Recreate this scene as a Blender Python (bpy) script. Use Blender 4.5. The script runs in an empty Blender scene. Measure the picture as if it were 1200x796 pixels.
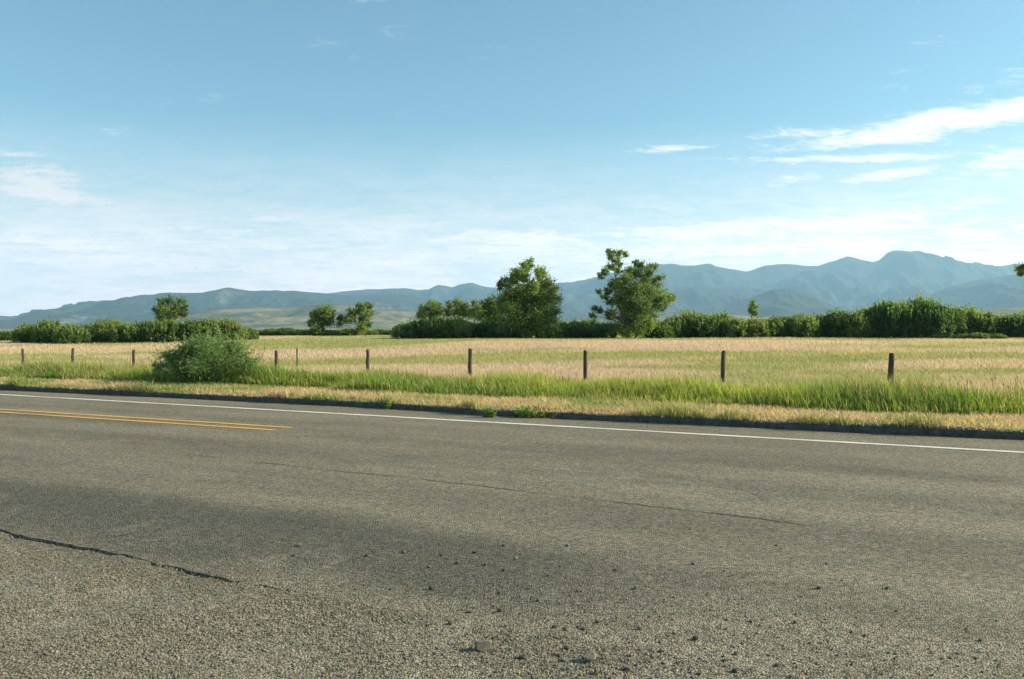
import bpy, math, random
import numpy as np
from mathutils import Vector

# ------------------------------------------------------------------ camera, sky, sun, exposure
scene = bpy.context.scene
COL = scene.collection
CAM_H, F, HZ = 1.8, 1000.0, 385.0          # eye height (m), focal length and horizon row in 1200x796 photo pixels
cam_d = bpy.data.cameras.new('camera')
cam_d.sensor_width = 36.0
cam_d.lens = 36.0 * F / 1200.0
cam_d.shift_y = (HZ - 398.0) / 1200.0
cam_d.clip_start, cam_d.clip_end = 0.1, 90000.0
cam = bpy.data.objects.new('camera', cam_d)
cam.location = (0, 0, CAM_H)
cam.rotation_euler = (math.radians(90), 0, 0)
COL.objects.link(cam)
scene.camera = cam

SUN_AZ, SUN_EL = math.radians(87), math.radians(27)     # azimuth clockwise from +Y (the view direction)
sun_dir = Vector((math.sin(SUN_AZ) * math.cos(SUN_EL), math.cos(SUN_AZ) * math.cos(SUN_EL), math.sin(SUN_EL)))
sd = bpy.data.lights.new('sun', 'SUN')
sd.energy, sd.angle, sd.color = 4.8, math.radians(0.53), (1.0, 0.87, 0.62)
sun = bpy.data.objects.new('sun', sd)
sun.rotation_euler = sun_dir.to_track_quat('Z', 'Y').to_euler()
COL.objects.link(sun)

scene.view_settings.view_transform = 'Standard'
scene.view_settings.look = 'None'
scene.view_settings.exposure = 0.92
scene.view_settings.gamma = 1.0
scene.view_settings.use_curve_mapping = False
scene.cycles.use_denoising = True
scene.cycles.max_bounces = 6
scene.cycles.diffuse_bounces = 3
scene.cycles.transmission_bounces = 3
scene.cycles.transparent_max_bounces = 6
scene.cycles.volume_bounces = 1


class NT:
    """tiny helper to wire shader nodes"""
    def __init__(s, tree):
        s.t = tree
        s.t.nodes.clear()

    def n(s, typ, **kw):
        nd = s.t.nodes.new(typ)
        for k, v in kw.items():
            if hasattr(nd, k):
                setattr(nd, k, v)
        return nd

    def put(s, sock, v):
        if isinstance(v, bpy.types.NodeSocket):
            s.t.links.new(v, sock)
        elif v is not None:
            sock.default_value = v

    def m(s, op, a, b=None, c=None, clamp=False):
        nd = s.n('ShaderNodeMath', operation=op, use_clamp=clamp)
        for i, v in enumerate((a, b, c)):
            s.put(nd.inputs[i], v)
        return nd.outputs[0]

    def ramp(s, x, lo, hi, a=0.0, b=1.0, smooth=True):
        nd = s.n('ShaderNodeMapRange', interpolation_type='SMOOTHSTEP' if smooth else 'LINEAR', clamp=True)
        for k, v in zip(('Value', 'From Min', 'From Max', 'To Min', 'To Max'), (x, lo, hi, a, b)):
            s.put(nd.inputs[k], v)
        return nd.outputs[0]

    def mix(s, f, a, b, blend='MIX'):
        nd = s.n('ShaderNodeMix', data_type='RGBA', blend_type=blend, clamp_factor=True)
        s.put(nd.inputs[0], f)
        s.put(nd.inputs[6], a if isinstance(a, bpy.types.NodeSocket) else (*a, 1))
        s.put(nd.inputs[7], b if isinstance(b, bpy.types.NodeSocket) else (*b, 1))
        return nd.outputs[2]

    def noise(s, vec, scale, detail=4.0, rough=0.55, dist=0.0, out=0):
        nd = s.n('ShaderNodeTexNoise')
        s.put(nd.inputs['Vector'], vec)
        for k, v in zip(('Scale', 'Detail', 'Roughness', 'Distortion'), (scale, detail, rough, dist)):
            s.put(nd.inputs[k], v)
        return nd.outputs[out]

    def voro(s, vec, scale, feature='F1', out='Distance', rnd=1.0):
        nd = s.n('ShaderNodeTexVoronoi', feature=feature)
        s.put(nd.inputs['Vector'], vec)
        s.put(nd.inputs['Scale'], scale)
        s.put(nd.inputs['Randomness'], rnd)
        return nd.outputs[out]

    def scale(s, vec, xyz):
        nd = s.n('ShaderNodeMapping')
        s.put(nd.inputs['Vector'], vec)
        nd.inputs['Scale'].default_value = xyz
        return nd.outputs[0]

    def bump(s, h, strength, dist, normal=None):
        nd = s.n('ShaderNodeBump')
        s.put(nd.inputs['Height'], h)
        nd.inputs['Strength'].default_value = strength
        nd.inputs['Distance'].default_value = dist
        if normal is not None:
            s.put(nd.inputs['Normal'], normal)
        return nd.outputs[0]


world = bpy.data.worlds.new('World')
scene.world = world
world.use_nodes = True
w = NT(world.node_tree)
sky = w.n('ShaderNodeTexSky', sky_type='NISHITA')
sky.sun_disc = False
sky.sun_elevation = SUN_EL
sky.sun_rotation = SUN_AZ
sky.altitude = 1500
sky.air_density, sky.dust_density, sky.ozone_density = 1.0, 1.4, 1.0
tc = w.n('ShaderNodeTexCoord').outputs['Generated']
sep = w.n('ShaderNodeSeparateXYZ')
w.put(sep.inputs[0], tc)
dx, dy, dz = sep.outputs
az = w.m('MULTIPLY', w.m('ARCTAN2', dx, dy), 57.2958)
el = w.m('MULTIPLY', w.m('ARCSINE', dz), 57.2958)
# a cloud deck: the noise lives on a flat layer overhead, so that it draws out into streaks towards the horizon
zz = w.m('ADD', w.m('MAXIMUM', dz, 0.0), 0.10)
cmb = w.n('ShaderNodeCombineXYZ')
w.put(cmb.inputs[0], w.m('DIVIDE', dx, zz))
w.put(cmb.inputs[1], w.m('DIVIDE', dy, zz))
deck = cmb.outputs[0]
n_big = w.noise(deck, 0.9, 7, 0.62, 0.4)
n_small = w.noise(w.scale(deck, (1.0, 1.6, 1.0)), 4.2, 6, 0.65, 0.7)
n_fine = w.noise(w.scale(deck, (1.0, 1.5, 1.0)), 13.0, 6, 0.68, 0.9)
nz = w.m('ADD', w.m('ADD', w.m('MULTIPLY', n_big, 0.36), w.m('MULTIPLY', n_small, 0.36)), w.m('MULTIPLY', n_fine, 0.28))


def az_el(x, y):
    u, v = (x - 600) / F, (HZ - y) / F
    return math.degrees(math.atan(u)), math.degrees(math.atan(v / math.hypot(u, 1)))


# where the banks of cloud stand: centre x, y, half widths (photo pixels, turned into angles), tilt in degrees, weight
CLOUDS = [
    (1075, 150, 150, 11, 4, 1.0), (1165, 134, 110, 9, 6, 1.1), (960, 156, 70, 7, -4, 0.85), (985, 186, 140, 5, -3, 0.75),
    (790, 175, 40, 4, 0, 0.7), (1045, 205, 50, 6, 3, 0.8), (920, 213, 60, 7, 5, 0.6), (1180, 184, 40, 8, 5, 0.7),
    (1150, 238, 130, 9, 4, 0.8), (900, 266, 270, 13, 1, 1.0), (1120, 268, 160, 20, 2, 0.9), (610, 279, 130, 12, 0, 0.95),
    (880, 294, 320, 12, 0, 1.0), (30, 203, 62, 20, -8, 0.75), (55, 228, 62, 10, -5, 0.9), (0, 255, 35, 14, 0, 0.7),
    (70, 288, 120, 13, -3, 0.9), (150, 312, 190, 18, 0, 1.0), (310, 257, 45, 5, 0, 0.8), (275, 272, 100, 8, 0, 0.85),
    (395, 295, 60, 9, 0, 0.85), (350, 322, 170, 14, 0, 1.0), (600, 315, 240, 12, 0, 0.85), (1300, 290, 160, 40, 0, 0.8),
    (-170, 250, 150, 50, 0, 0.8), (-400, 180, 200, 60, 0, 0.7), (1600, 160, 240, 60, 0, 0.9), (400, -420, 500, 90, 6, 0.7),
]
bank = None
for (cx, cy, rx, ry, tilt, wt) in CLOUDS:
    a0, e0 = az_el(cx, cy)
    ra, re = rx / F * 57.3 * 0.92, ry / F * 57.3
    ct, st = math.cos(math.radians(tilt)), math.sin(math.radians(tilt))
    da, de = w.m('SUBTRACT', az, a0), w.m('SUBTRACT', el, e0)
    p = w.m('DIVIDE', w.m('ADD', w.m('MULTIPLY', da, ct), w.m('MULTIPLY', de, st)), ra)
    q = w.m('DIVIDE', w.m('SUBTRACT', w.m('MULTIPLY', de, ct), w.m('MULTIPLY', da, st)), re)
    r2 = w.m('ADD', w.m('MULTIPLY', p, p), w.m('MULTIPLY', q, q))
    g = w.m('MULTIPLY', w.m('EXPONENT', w.m('MULTIPLY', r2, -0.55)), wt)
    bank = g if bank is None else w.m('MAXIMUM', bank, g)
dens = w.m('ADD', w.m('MULTIPLY', w.m('SUBTRACT', nz, 0.5), 4.0), w.m('MULTIPLY', bank, 0.95))
cloud = w.ramp(dens, 0.20, 1.0)
cloud = w.m('MULTIPLY', cloud, 0.86)
# thin stratus lying all round the horizon
veil = w.m('MULTIPLY', w.ramp(el, 3.0, 14.0, 1.0, 0.0), w.ramp(nz, 0.40, 0.60, 0.5, 1.0))
cloud = w.m('MAXIMUM', cloud, w.m('MULTIPLY', veil, 0.92))
vs = w.n('ShaderNodeVectorMath', operation='DOT_PRODUCT')
w.put(vs.inputs[0], tc)
vs.inputs[1].default_value = sun_dir
glow = w.m('MULTIPLY', w.ramp(vs.outputs['Value'], -0.3, 1.0, 6.6, 8.6), w.ramp(el, 2.0, 9.0, 2.1, 1.0))
ccol = w.n('ShaderNodeVectorMath', operation='SCALE')
w.put(ccol.inputs[0], w.mix(w.ramp(el, 2.0, 10.0), (1.0, 0.80, 0.755), (1.0, 0.925, 0.895)))
w.put(ccol.inputs['Scale'], glow)
skyt = w.mix(1.0, sky.outputs[0], (0.77, 1.02, 0.91), 'MULTIPLY')     # film's cyan cast in the blue
skyc = w.mix(cloud, skyt, ccol.outputs[0])
bg = w.n('ShaderNodeBackground')
w.put(bg.inputs[0], skyc)
bg.inputs[1].default_value = 0.1
wo = w.n('ShaderNodeOutputWorld')
w.put(wo.inputs[0], bg.outputs[0])

# ------------------------------------------------------------------ helpers
rng = np.random.default_rng(7)
VPX = -1500.0                                             # vanishing point of the road in the photograph
_d = np.array([(VPX - 600) / F, 1.0]); _d /= np.linalg.norm(_d)
RD = _d                                                   # along the road, to the left and away
RN = np.array([_d[1], -_d[0]])                            # across the road, away from the camera


def ground_pt(x, y, z=0.0):
    """photo pixel -> point on the level z"""
    D = (CAM_H - z) * F / (y - HZ)
    return np.array([(x - 600) / F * D, D])


def at_depth(x, y, D):
    return np.array([(x - 600) / F * D, D, CAM_H + (HZ - y) / F * D])


def st_of(p):
    return float(p @ RD), float(p @ RN)


def xy_of(s, t):
    s, t = np.asarray(s, float), np.asarray(t, float)
    return s * RD[0] + t * RN[0], s * RD[1] + t * RN[1]


def hash2(ix, iy, seed):
    h = (ix.astype(np.int64) * 374761393 + iy.astype(np.int64) * 668265263 + seed * 1274126177) & 0xffffffff
    h = ((h ^ (h >> 13)) * 1274126177) & 0xffffffff
    return ((h ^ (h >> 16)) & 0xffff) / 65535.0


def vnoise(x, y, seed=0):
    x, y = np.asarray(x, float), np.asarray(y, float)
    ix, iy = np.floor(x), np.floor(y)
    fx, fy = x - ix, y - iy
    fx, fy = fx * fx * (3 - 2 * fx), fy * fy * (3 - 2 * fy)
    a, b = hash2(ix, iy, seed), hash2(ix + 1, iy, seed)
    c, d = hash2(ix, iy + 1, seed), hash2(ix + 1, iy + 1, seed)
    return (a + (b - a) * fx) * (1 - fy) + (c + (d - c) * fx) * fy


def fbm(x, y, seed=0, octv=4, gain=0.5):
    v, a, tot = 0.0, 1.0, 0.0
    for k in range(octv):
        v = v + a * vnoise(x * 2 ** k, y * 2 ** k, seed + k)
        tot += a
        a *= gain
    return v / tot


def ridged(x, y, seed=0, octv=5):
    v, a, tot = 0.0, 1.0, 0.0
    for k in range(octv):
        v = v + a * (1 - np.abs(2 * vnoise(x * 2 ** k, y * 2 ** k, seed + k) - 1))
        tot += a
        a *= 0.5
    return v / tot


def sstep(x, a, b):
    t = np.clip((np.asarray(x, float) - a) / (b - a), 0, 1)
    return t * t * (3 - 2 * t)


def build(name, V, Fc, mat, col=None, smooth=False, parent=None, loc=None):
    """one mesh object from arrays; Fc is (n,3) or (n,4)"""
    V = np.ascontiguousarray(V, dtype=np.float32)
    Fc = np.ascontiguousarray(Fc, dtype=np.int32)
    me = bpy.data.meshes.new(name)
    nf, k = Fc.shape
    me.vertices.add(len(V))
    me.vertices.foreach_set('co', V.ravel())
    me.loops.add(nf * k)
    me.loops.foreach_set('vertex_index', Fc.ravel())
    me.polygons.add(nf)
    me.polygons.foreach_set('loop_start', np.arange(0, nf * k, k, dtype=np.int32))
    me.polygons.foreach_set('use_smooth', np.full(nf, smooth, dtype=bool))
    me.update(calc_edges=True)
    if col is not None:
        at = me.color_attributes.new('tint', 'FLOAT_COLOR', 'POINT')
        c4 = np.ones((len(V), 4), np.float32)
        c4[:, :3] = col
        at.data.foreach_set('color', c4.ravel())
    me.materials.append(mat)
    o = bpy.data.objects.new(name, me)
    COL.objects.link(o)
    if loc is not None:
        o.location = loc
    if parent is not None:
        o.parent = parent
    return o


def tag(o, label=None, cat=None, group=None, kind=None):
    for k, v in (('label', label), ('category', cat), ('group', group), ('kind', kind)):
        if v:
            o[k] = v
    return o


def empty(name, loc):
    o = bpy.data.objects.new(name, None)
    o.empty_display_size = 0.3
    COL.objects.link(o)
    o.location = loc
    return o


def grid_faces(nr, nc):
    i = np.arange(nr - 1)[:, None] * nc + np.arange(nc - 1)[None, :]
    i = i.ravel()
    return np.stack([i, i + 1, i + nc + 1, i + nc], 1)


def tube(path, radii, sides=6):
    """tapered tube along a polyline -> verts, quads"""
    path = np.asarray(path, float)
    n = len(path)
    tang = np.gradient(path, axis=0)
    tang /= np.linalg.norm(tang, axis=1)[:, None] + 1e-9
    ref = np.array([0.31, 0.95, 0.05])
    a = np.cross(tang, ref); a /= np.linalg.norm(a, axis=1)[:, None] + 1e-9
    b = np.cross(tang, a)
    ang = np.linspace(0, 2 * np.pi, sides, endpoint=False)
    V = path[:, None, :] + np.asarray(radii)[:, None, None] * (a[:, None, :] * np.cos(ang)[None, :, None] + b[:, None, :] * np.sin(ang)[None, :, None])
    Fq = []
    for i in range(n - 1):
        for j in range(sides):
            Fq.append((i * sides + j, i * sides + (j + 1) % sides, (i + 1) * sides + (j + 1) % sides, (i + 1) * sides + j))
    return V.reshape(-1, 3), np.array(Fq)


def merge(parts):
    V, Fc, off = [], [], 0
    for v, f in parts:
        V.append(v); Fc.append(f + off); off += len(v)
    return np.concatenate(V), np.concatenate(Fc)


def new_mat(name):
    m = bpy.data.materials.new(name)
    m.use_nodes = True
    return m, NT(m.node_tree)


def out_surface(nt, sh):
    o = nt.n('ShaderNodeOutputMaterial')
    nt.put(o.inputs['Surface'], sh)


def principled(nt, color, rough=0.9, normal=None, spec=0.3):
    p = nt.n('ShaderNodeBsdfPrincipled')
    nt.put(p.inputs['Base Color'], color if isinstance(color, bpy.types.NodeSocket) else (*color, 1))
    nt.put(p.inputs['Roughness'], rough)
    p.inputs['Specular IOR Level'].default_value = spec
    if normal is not None:
        nt.put(p.inputs['Normal'], normal)
    return p.outputs[0]


# ------------------------------------------------------------------ materials
def leaf_material(name, transl=0.42, gloss=0.55):
    m, n = new_mat(name)
    at = n.n('ShaderNodeAttribute', attribute_name='tint')
    dif = principled(n, at.outputs['Color'], gloss, spec=0.35)
    tr = n.n('ShaderNodeBsdfTranslucent')
    hs = n.n('ShaderNodeHueSaturation')
    hs.inputs['Saturation'].default_value = 1.1
    hs.inputs['Value'].default_value = 1.5
    n.put(hs.inputs['Color'], at.outputs['Color'])
    n.put(tr.inputs['Color'], hs.outputs[0])
    mx = n.n('ShaderNodeMixShader')
    mx.inputs[0].default_value = transl
    n.put(mx.inputs[1], dif)
    n.put(mx.inputs[2], tr.outputs[0])
    out_surface(n, mx.outputs[0])
    return m


M_LEAF = leaf_material('leaves', 0.5)
M_GRASS = leaf_material('grass_blades', 0.38, 0.6)


def bark_material():
    m, n = new_mat('bark')
    p = n.n('ShaderNodeTexCoord').outputs['Object']
    f = n.noise(n.scale(p, (6, 6, 1.2)), 3.0, 6, 0.7)
    c = n.mix(n.ramp(f, 0.3, 0.7), (0.06, 0.048, 0.036), (0.19, 0.16, 0.12))
    out_surface(n, principled(n, c, 0.95, n.bump(f, 0.7, 0.03)))
    return m


M_BARK = bark_material()


def post_material():
    m, n = new_mat('weathered_post_wood')
    p = n.n('ShaderNodeTexCoord').outputs['Object']
    f = n.noise(n.scale(p, (22, 22, 1.5)), 2.0, 6, 0.7)
    c = n.mix(n.ramp(f, 0.3, 0.72), (0.035, 0.029, 0.024), (0.13, 0.108, 0.085))
    out_surface(n, principled(n, c, 0.95, n.bump(f, 0.8, 0.01)))
    return m


M_POST = post_material()


def asphalt_material():
    """worn chip-seal road; colour follows wheel tracks, patches and the dusty stone of the shoulder (object space: x along, y across)"""
    m, n = new_mat('worn_asphalt')
    p = n.n('ShaderNodeTexCoord').outputs['Object']
    sp = n.n('ShaderNodeSeparateXYZ'); n.put(sp.inputs[0], p)
    s, t = n.m('MULTIPLY', sp.outputs[0], -1.0), sp.outputs[1]
    big = n.noise(n.scale(p, (0.25, 1.3, 1)), 0.55, 5, 0.6)
    mid = n.noise(n.scale(p, (0.7, 1.6, 1)), 1.7, 5, 0.6)
    wob = n.noise(p, 0.45, 3, 0.5)
    tw = n.m('ADD', t, n.m('MULTIPLY', n.m('SUBTRACT', wob, 0.5), 1.5))

    def band(c, wd):
        return n.ramp(n.m('ABSOLUTE', n.m('SUBTRACT', tw, c)), wd * 0.25, wd, 1.0, 0.0)
    worn = n.m('MAXIMUM', n.m('MULTIPLY', band(9.7, 0.8), 0.5), n.m('MULTIPLY', band(13.2, 0.55), 0.3))
    worn = n.m('MAXIMUM', worn, n.m('MULTIPLY', band(7.8, 0.8), 0.35))
    worn = n.m('MAXIMUM', worn, n.m('MULTIPLY', band(11.5, 0.45), 0.5))
    base = n.mix(n.ramp(big, 0.3, 0.72), (0.158, 0.139, 0.097), (0.234, 0.206, 0.146))
    base = n.mix(n.m('MULTIPLY', worn, n.ramp(mid, 0.25, 0.65)), base, (0.098, 0.094, 0.072))
    # tarry dark strip of newer surfacing along the ragged pavement edge
    tar = n.m('MULTIPLY', n.ramp(n.m('ABSOLUTE', n.m('SUBTRACT', tw, 5.75)), 0.45, 1.25, 1.0, 0.0), n.ramp(s, 0.2, 3.2))
    base = n.mix(n.m('MULTIPLY', tar, 0.72), base, (0.066, 0.066, 0.052))
    # dusty stone chips of the shoulder
    tn = n.m('ADD', t, n.m('MULTIPLY', n.m('SUBTRACT', mid, 0.5), 0.9))
    chip = n.m('MULTIPLY', n.ramp(tn, 4.2, 4.75, 1.0, 0.0), n.ramp(n.m('ADD', s, n.m('MULTIPLY', n.m('SUBTRACT', mid, 0.5), 2.0)), -0.6, 2.4))
    chip2 = n.ramp(t, 3.9, 4.72, 1.0, 0.0)
    chip2 = n.m('MULTIPLY', chip2, n.ramp(s, 1.6, 3.2))
    chip = n.m('MAXIMUM', chip, chip2)
    base = n.mix(n.m('MULTIPLY', chip, 0.85), base, (0.215, 0.19, 0.138))
    # dust swept off the shoulder, oil drips in the lanes
    dust = n.m('MULTIPLY', n.ramp(n.noise(n.scale(p, (0.8, 1.0, 1)), 0.9, 6, 0.62, 0.6), 0.50, 0.70), n.ramp(t, 4.6, 7.2, 0.75, 0.12))
    base = n.mix(dust, base, (0.262, 0.236, 0.178))
    oil = n.m('MULTIPLY', n.ramp(n.noise(p, 2.6, 5, 0.6, 0.4), 0.60, 0.74), n.ramp(n.noise(n.scale(p, (0.2, 0.7, 1)), 0.8, 2, 0.5), 0.45, 0.6, 0.0, 0.45))
    base = n.mix(oil, base, (0.07, 0.068, 0.056))
    # aggregate
    cell = n.n('ShaderNodeTexVoronoi', feature='F1'); n.put(cell.inputs['Vector'], p); cell.inputs['Scale'].default_value = 75
    cs = n.n('ShaderNodeSeparateColor'); n.put(cs.inputs[0], cell.outputs['Color'])
    grain = n.ramp(cs.outputs[0], 0.0, 1.0, 0.35, 1.7, smooth=False)
    fine = n.ramp(n.noise(p, 160, 3, 0.7), 0.25, 0.75, 0.65, 1.35)
    clot = n.ramp(n.noise(p, 11, 4, 0.65), 0.3, 0.7, 0.82, 1.18)
    g = n.m('MULTIPLY', n.m('MULTIPLY', grain, fine), clot)
    mul = n.n('ShaderNodeVectorMath', operation='SCALE')
    n.put(mul.inputs[0], base); n.put(mul.inputs['Scale'], g)
    hgt = n.m('ADD', n.m('MULTIPLY', cell.outputs['Distance'], -1.0), n.m('MULTIPLY', n.noise(p, 30, 4, 0.7), 0.8))
    nb = n.bump(hgt, 0.9, 0.012)
    nb = n.bump(n.noise(p, 1.3, 4, 0.55), 0.5, 0.05, nb)
    out_surface(n, principled(n, mul.outputs[0], 0.82, nb, spec=0.25))
    return m


M_ROAD = asphalt_material()


def plain_mat(name, c0, c1, sc, rough=0.9, bump=0.4, bd=0.01, spec=0.3):
    m, n = new_mat(name)
    p = n.n('ShaderNodeTexCoord').outputs['Object']
    f = n.noise(p, sc, 6, 0.65)
    c = n.mix(n.ramp(f, 0.28, 0.72), c0, c1)
    out_surface(n, principled(n, c, rough, n.bump(f, bump, bd), spec))
    return m


def paint_mat(name, col, under):
    m, n = new_mat(name)
    p = n.n('ShaderNodeTexCoord').outputs['Object']
    f = n.noise(p, 55, 4, 0.75)
    g = n.noise(n.scale(p, (0.5, 2, 1)), 1.3, 4, 0.6)
    wear = n.ramp(n.m('ADD', f, n.m('MULTIPLY', g, 0.6)), 0.72, 1.0, 0.0, 0.75)
    c = n.mix(wear, col, under)
    out_surface(n, principled(n, c, 0.75, n.bump(f, 0.6, 0.006)))
    return m


M_WHITE = paint_mat('white_road_paint', (0.78, 0.75, 0.68), (0.20, 0.19, 0.16))
M_YELLOW = paint_mat('yellow_road_paint', (0.74, 0.40, 0.05), (0.20, 0.17, 0.11))
M_KERB = plain_mat('kerb_asphalt', (0.045, 0.048, 0.042), (0.105, 0.103, 0.09), 9, 0.95, 0.9, 0.03)
M_CRACK = plain_mat('crack_filler', (0.015, 0.015, 0.013), (0.05, 0.048, 0.04), 20)
M_STONE_P = plain_mat('pale_stone', (0.11, 0.10, 0.082), (0.235, 0.21, 0.165), 25, 0.9, 0.6, 0.006)
M_STONE_D = plain_mat('dark_stone', (0.04, 0.038, 0.033), (0.12, 0.11, 0.09), 30, 0.9, 0.6, 0.004)


def tint_stone():
    m, n = new_mat('stone_chips')
    at = n.n('ShaderNodeAttribute', attribute_name='tint')
    out_surface(n, principled(n, at.outputs['Color'], 0.9))
    return m


M_CHIP = tint_stone()


def ground_material():
    m, n = new_mat('meadow_soil')
    p = n.n('ShaderNodeTexCoord').outputs['Object']
    a = n.noise(n.scale(p, (0.5, 1.0, 1)), 0.09, 5, 0.6)
    b = n.noise(p, 1.7, 5, 0.7)
    c = n.mix(n.ramp(a, 0.38, 0.62), (0.30, 0.25, 0.12), (0.20, 0.20, 0.07))
    c = n.mix(n.ramp(b, 0.35, 0.75, 0.0, 0.5), c, (0.34, 0.27, 0.16))
    out_surface(n, principled(n, c, 0.95, n.bump(b, 0.8, 0.08)))
    return m


M_GROUND = ground_material()


def hill_material(name, forest, grass, bias, sc):
    m, n = new_mat(name)
    p = n.n('ShaderNodeTexCoord').outputs['Object']
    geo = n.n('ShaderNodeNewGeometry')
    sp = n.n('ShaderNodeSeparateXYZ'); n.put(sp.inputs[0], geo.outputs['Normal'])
    a = n.noise(p, sc, 6, 0.62)
    b = n.noise(p, sc * 9, 5, 0.7)
    k = n.m('ADD', n.m('ADD', n.m('MULTIPLY', a, 1.2), n.m('MULTIPLY', b, 0.5)), bias)
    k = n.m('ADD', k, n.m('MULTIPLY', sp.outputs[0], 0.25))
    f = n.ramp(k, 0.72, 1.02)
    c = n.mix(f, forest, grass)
    dot = n.ramp(n.voro(p, sc * 26), 0.16, 0.34, 0.55, 0.0)
    c = n.mix(dot, c, forest)
    out_surface(n, principled(n, c, 0.95))
    return m


# ------------------------------------------------------------------ the ground
def kerb_t(s):
    """distance across to the foot of the far kerb, read off the photograph"""
    return np.interp(s, KS, KT)


kp = [st_of(ground_pt(x, y)) for x, y in ((1200, 515.8), (1000, 507.3), (800, 497.3), (640, 490.5), (600, 488.6), (560, 487.3), (530, 484.0), (400, 476.3), (200, 466.4), (0, 457.2))]
kp.sort()
KS = np.array([-3000.0, kp[0][0] - 12] + [k[0] for k in kp] + [3000.0])
KT = np.array([kp[0][1] + 0.9] * 2 + [k[1] for k in kp] + [kp[-1][1]])

POST_PX = [(27, 409), (85, 408.5), (157, 410), (238, 410.5), (324, 411), (431, 410), (551, 408.5), (686, 411), (847, 412), (1043, 414)]
POST_H = 1.22
posts = []
for x, y in POST_PX:
    D = 25.3 * 2118 / (x + 1075)
    top = at_depth(x, y, D)
    posts.append((top[0], top[1], top[2] - POST_H))
pst = sorted([(*st_of(np.array(p[:2])), p[2]) for p in posts])
FS, FT, FZ = (np.array([p[i] for p in pst]) for i in range(3))


def gz(x, y):
    """height of the ground beyond the kerb"""
    x, y = np.asarray(x, float), np.asarray(y, float)
    s, t = x * RD[0] + y * RD[1], x * RN[0] + y * RN[1]
    tau = t - kerb_t(s)
    tf = np.interp(s, FS, FT)
    zf = np.interp(s, FS, FZ)
    wv = np.clip(tau / np.maximum(tf - kerb_t(s), 1), 0, 1)
    verge = 0.125 + (zf - 0.125) * sstep(wv, 0.12, 0.95) - 0.22 * np.sin(np.pi * np.clip((wv - 0.25) / 0.6, 0, 1)) ** 2
    u = x / np.maximum(y, 5.0)
    zh = np.interp(u, [-0.7, -0.42, -0.25, -0.05, 0.7], [0.05, 0.08, 0.42, 0.5, 0.52])
    fr = sstep(t - tf, 0.0, 55.0)
    z = np.where(t < tf, verge, zf + (zh - zf) * fr)
    d = np.hypot(x, y)
    z = z - sstep(d, 160, 3000) * 4.0
    z = z + (fbm(x * 0.12, y * 0.12, 5, 3) - 0.5) * 0.16 * sstep(tau, 2.0, 8.0)
    return z


def graded(lo, hi, first, grow):
    v, st_, out = 0.0, first, [0.0]
    while v < hi:
        v += st_; st_ *= grow; out.append(v)
    return np.array(out)


sp_ = graded(0, 12800, 0.9, 1.055)
S_AX = np.concatenate([-sp_[:0:-1], sp_]) + 8.0
tau_pos = np.concatenate([[0.24, 0.5, 0.9, 1.4, 2.0, 2.7, 3.4, 4.1, 4.9, 5.7, 6.6, 7.6, 8.7, 10.0], 10.0 + graded(0, 12800, 1.4, 1.06)[1:]])
tau_neg = np.array([-13000.0, -6000, -2000, -800, -300, -120, -60, -40, -30, -24, -18, -12, -6, 0.20])
TAU = np.concatenate([tau_neg, tau_pos])
SS, TT = np.meshgrid(S_AX, TAU, indexing='ij')
TT2 = TT + kerb_t(SS)
GX, GY = xy_of(SS, TT2)
GZ = np.where(TT > 0.22, gz(GX, GY), -0.12)
V = np.stack([GX, GY, GZ], -1).reshape(-1, 3)
tag(build('ground', V, grid_faces(len(S_AX), len(TAU)), M_GROUND, smooth=True), kind='structure')

ROAD_ROT = math.atan2(RD[1], RD[0])


def road_obj(name, V_st, Fc, mat, **kw):
    """V_st in road coordinates (along, across, up); the object is turned so that its own axes follow the road"""
    V_st = np.asarray(V_st, float).copy()
    V_st[:, 1] *= -1                                   # object y runs towards the camera; flip so that the frame stays right-handed
    o = build(name, V_st, Fc, mat, **kw)
    o.rotation_euler = (0, 0, ROAD_ROT)
    return o


# material space uses +across, so give road meshes their own frame: x along, y across (mirrored frame is avoided by rotating half a turn)
def road_obj(name, V_st, Fc, mat, **kw):
    V_st = np.asarray(V_st, float).copy()
    V_st[:, 0] *= -1
    o = build(name, V_st, Fc[:, ::-1], mat, **kw)
    o.rotation_euler = (0, 0, math.atan2(-RD[1], -RD[0]))
    return o


# ------------------------------------------------------------------ road and shoulder
ep = [st_of(ground_pt(x, y)) for x, y in ((0, 622), (60, 634), (120, 646), (190, 663), (245, 677), (275, 682), (330, 690))]
ES = np.array([e[0] for e in ep][::-1])
ET = np.array([e[1] for e in ep][::-1])


def edge_t(s):
    base = np.interp(s, ES, ET)
    return base + (fbm(s * 1.6, s * 0 + 3.1, 11, 5, 0.65) - 0.5) * 0.16


s_fine = np.concatenate([np.linspace(-14, 30, 900), 30 + graded(0, 900, 0.3, 1.12)[1:]])
s_fine = np.concatenate([-14 - graded(0, 900, 0.3, 1.12)[:0:-1], s_fine])
rows = np.linspace(0, 1, 14)
rs, rr = np.meshgrid(s_fine, rows, indexing='ij')
e0 = edge_t(rs)
rt = e0 + (kerb_t(rs) + 0.19 - e0) * rr
crown = 0.012 * np.sin(np.pi * rr)
rz = crown.copy()
Vr = np.stack([rs, rt, rz], -1)
lip = np.stack([s_fine, edge_t(s_fine) - 0.012, np.full_like(s_fine, -0.075)], -1)[:, None, :]
Vr = np.concatenate([lip, Vr], 1)
tag(road_obj('road', Vr.reshape(-1, 3), grid_faces(len(s_fine), 15), M_ROAD, smooth=False), kind='structure')

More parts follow.
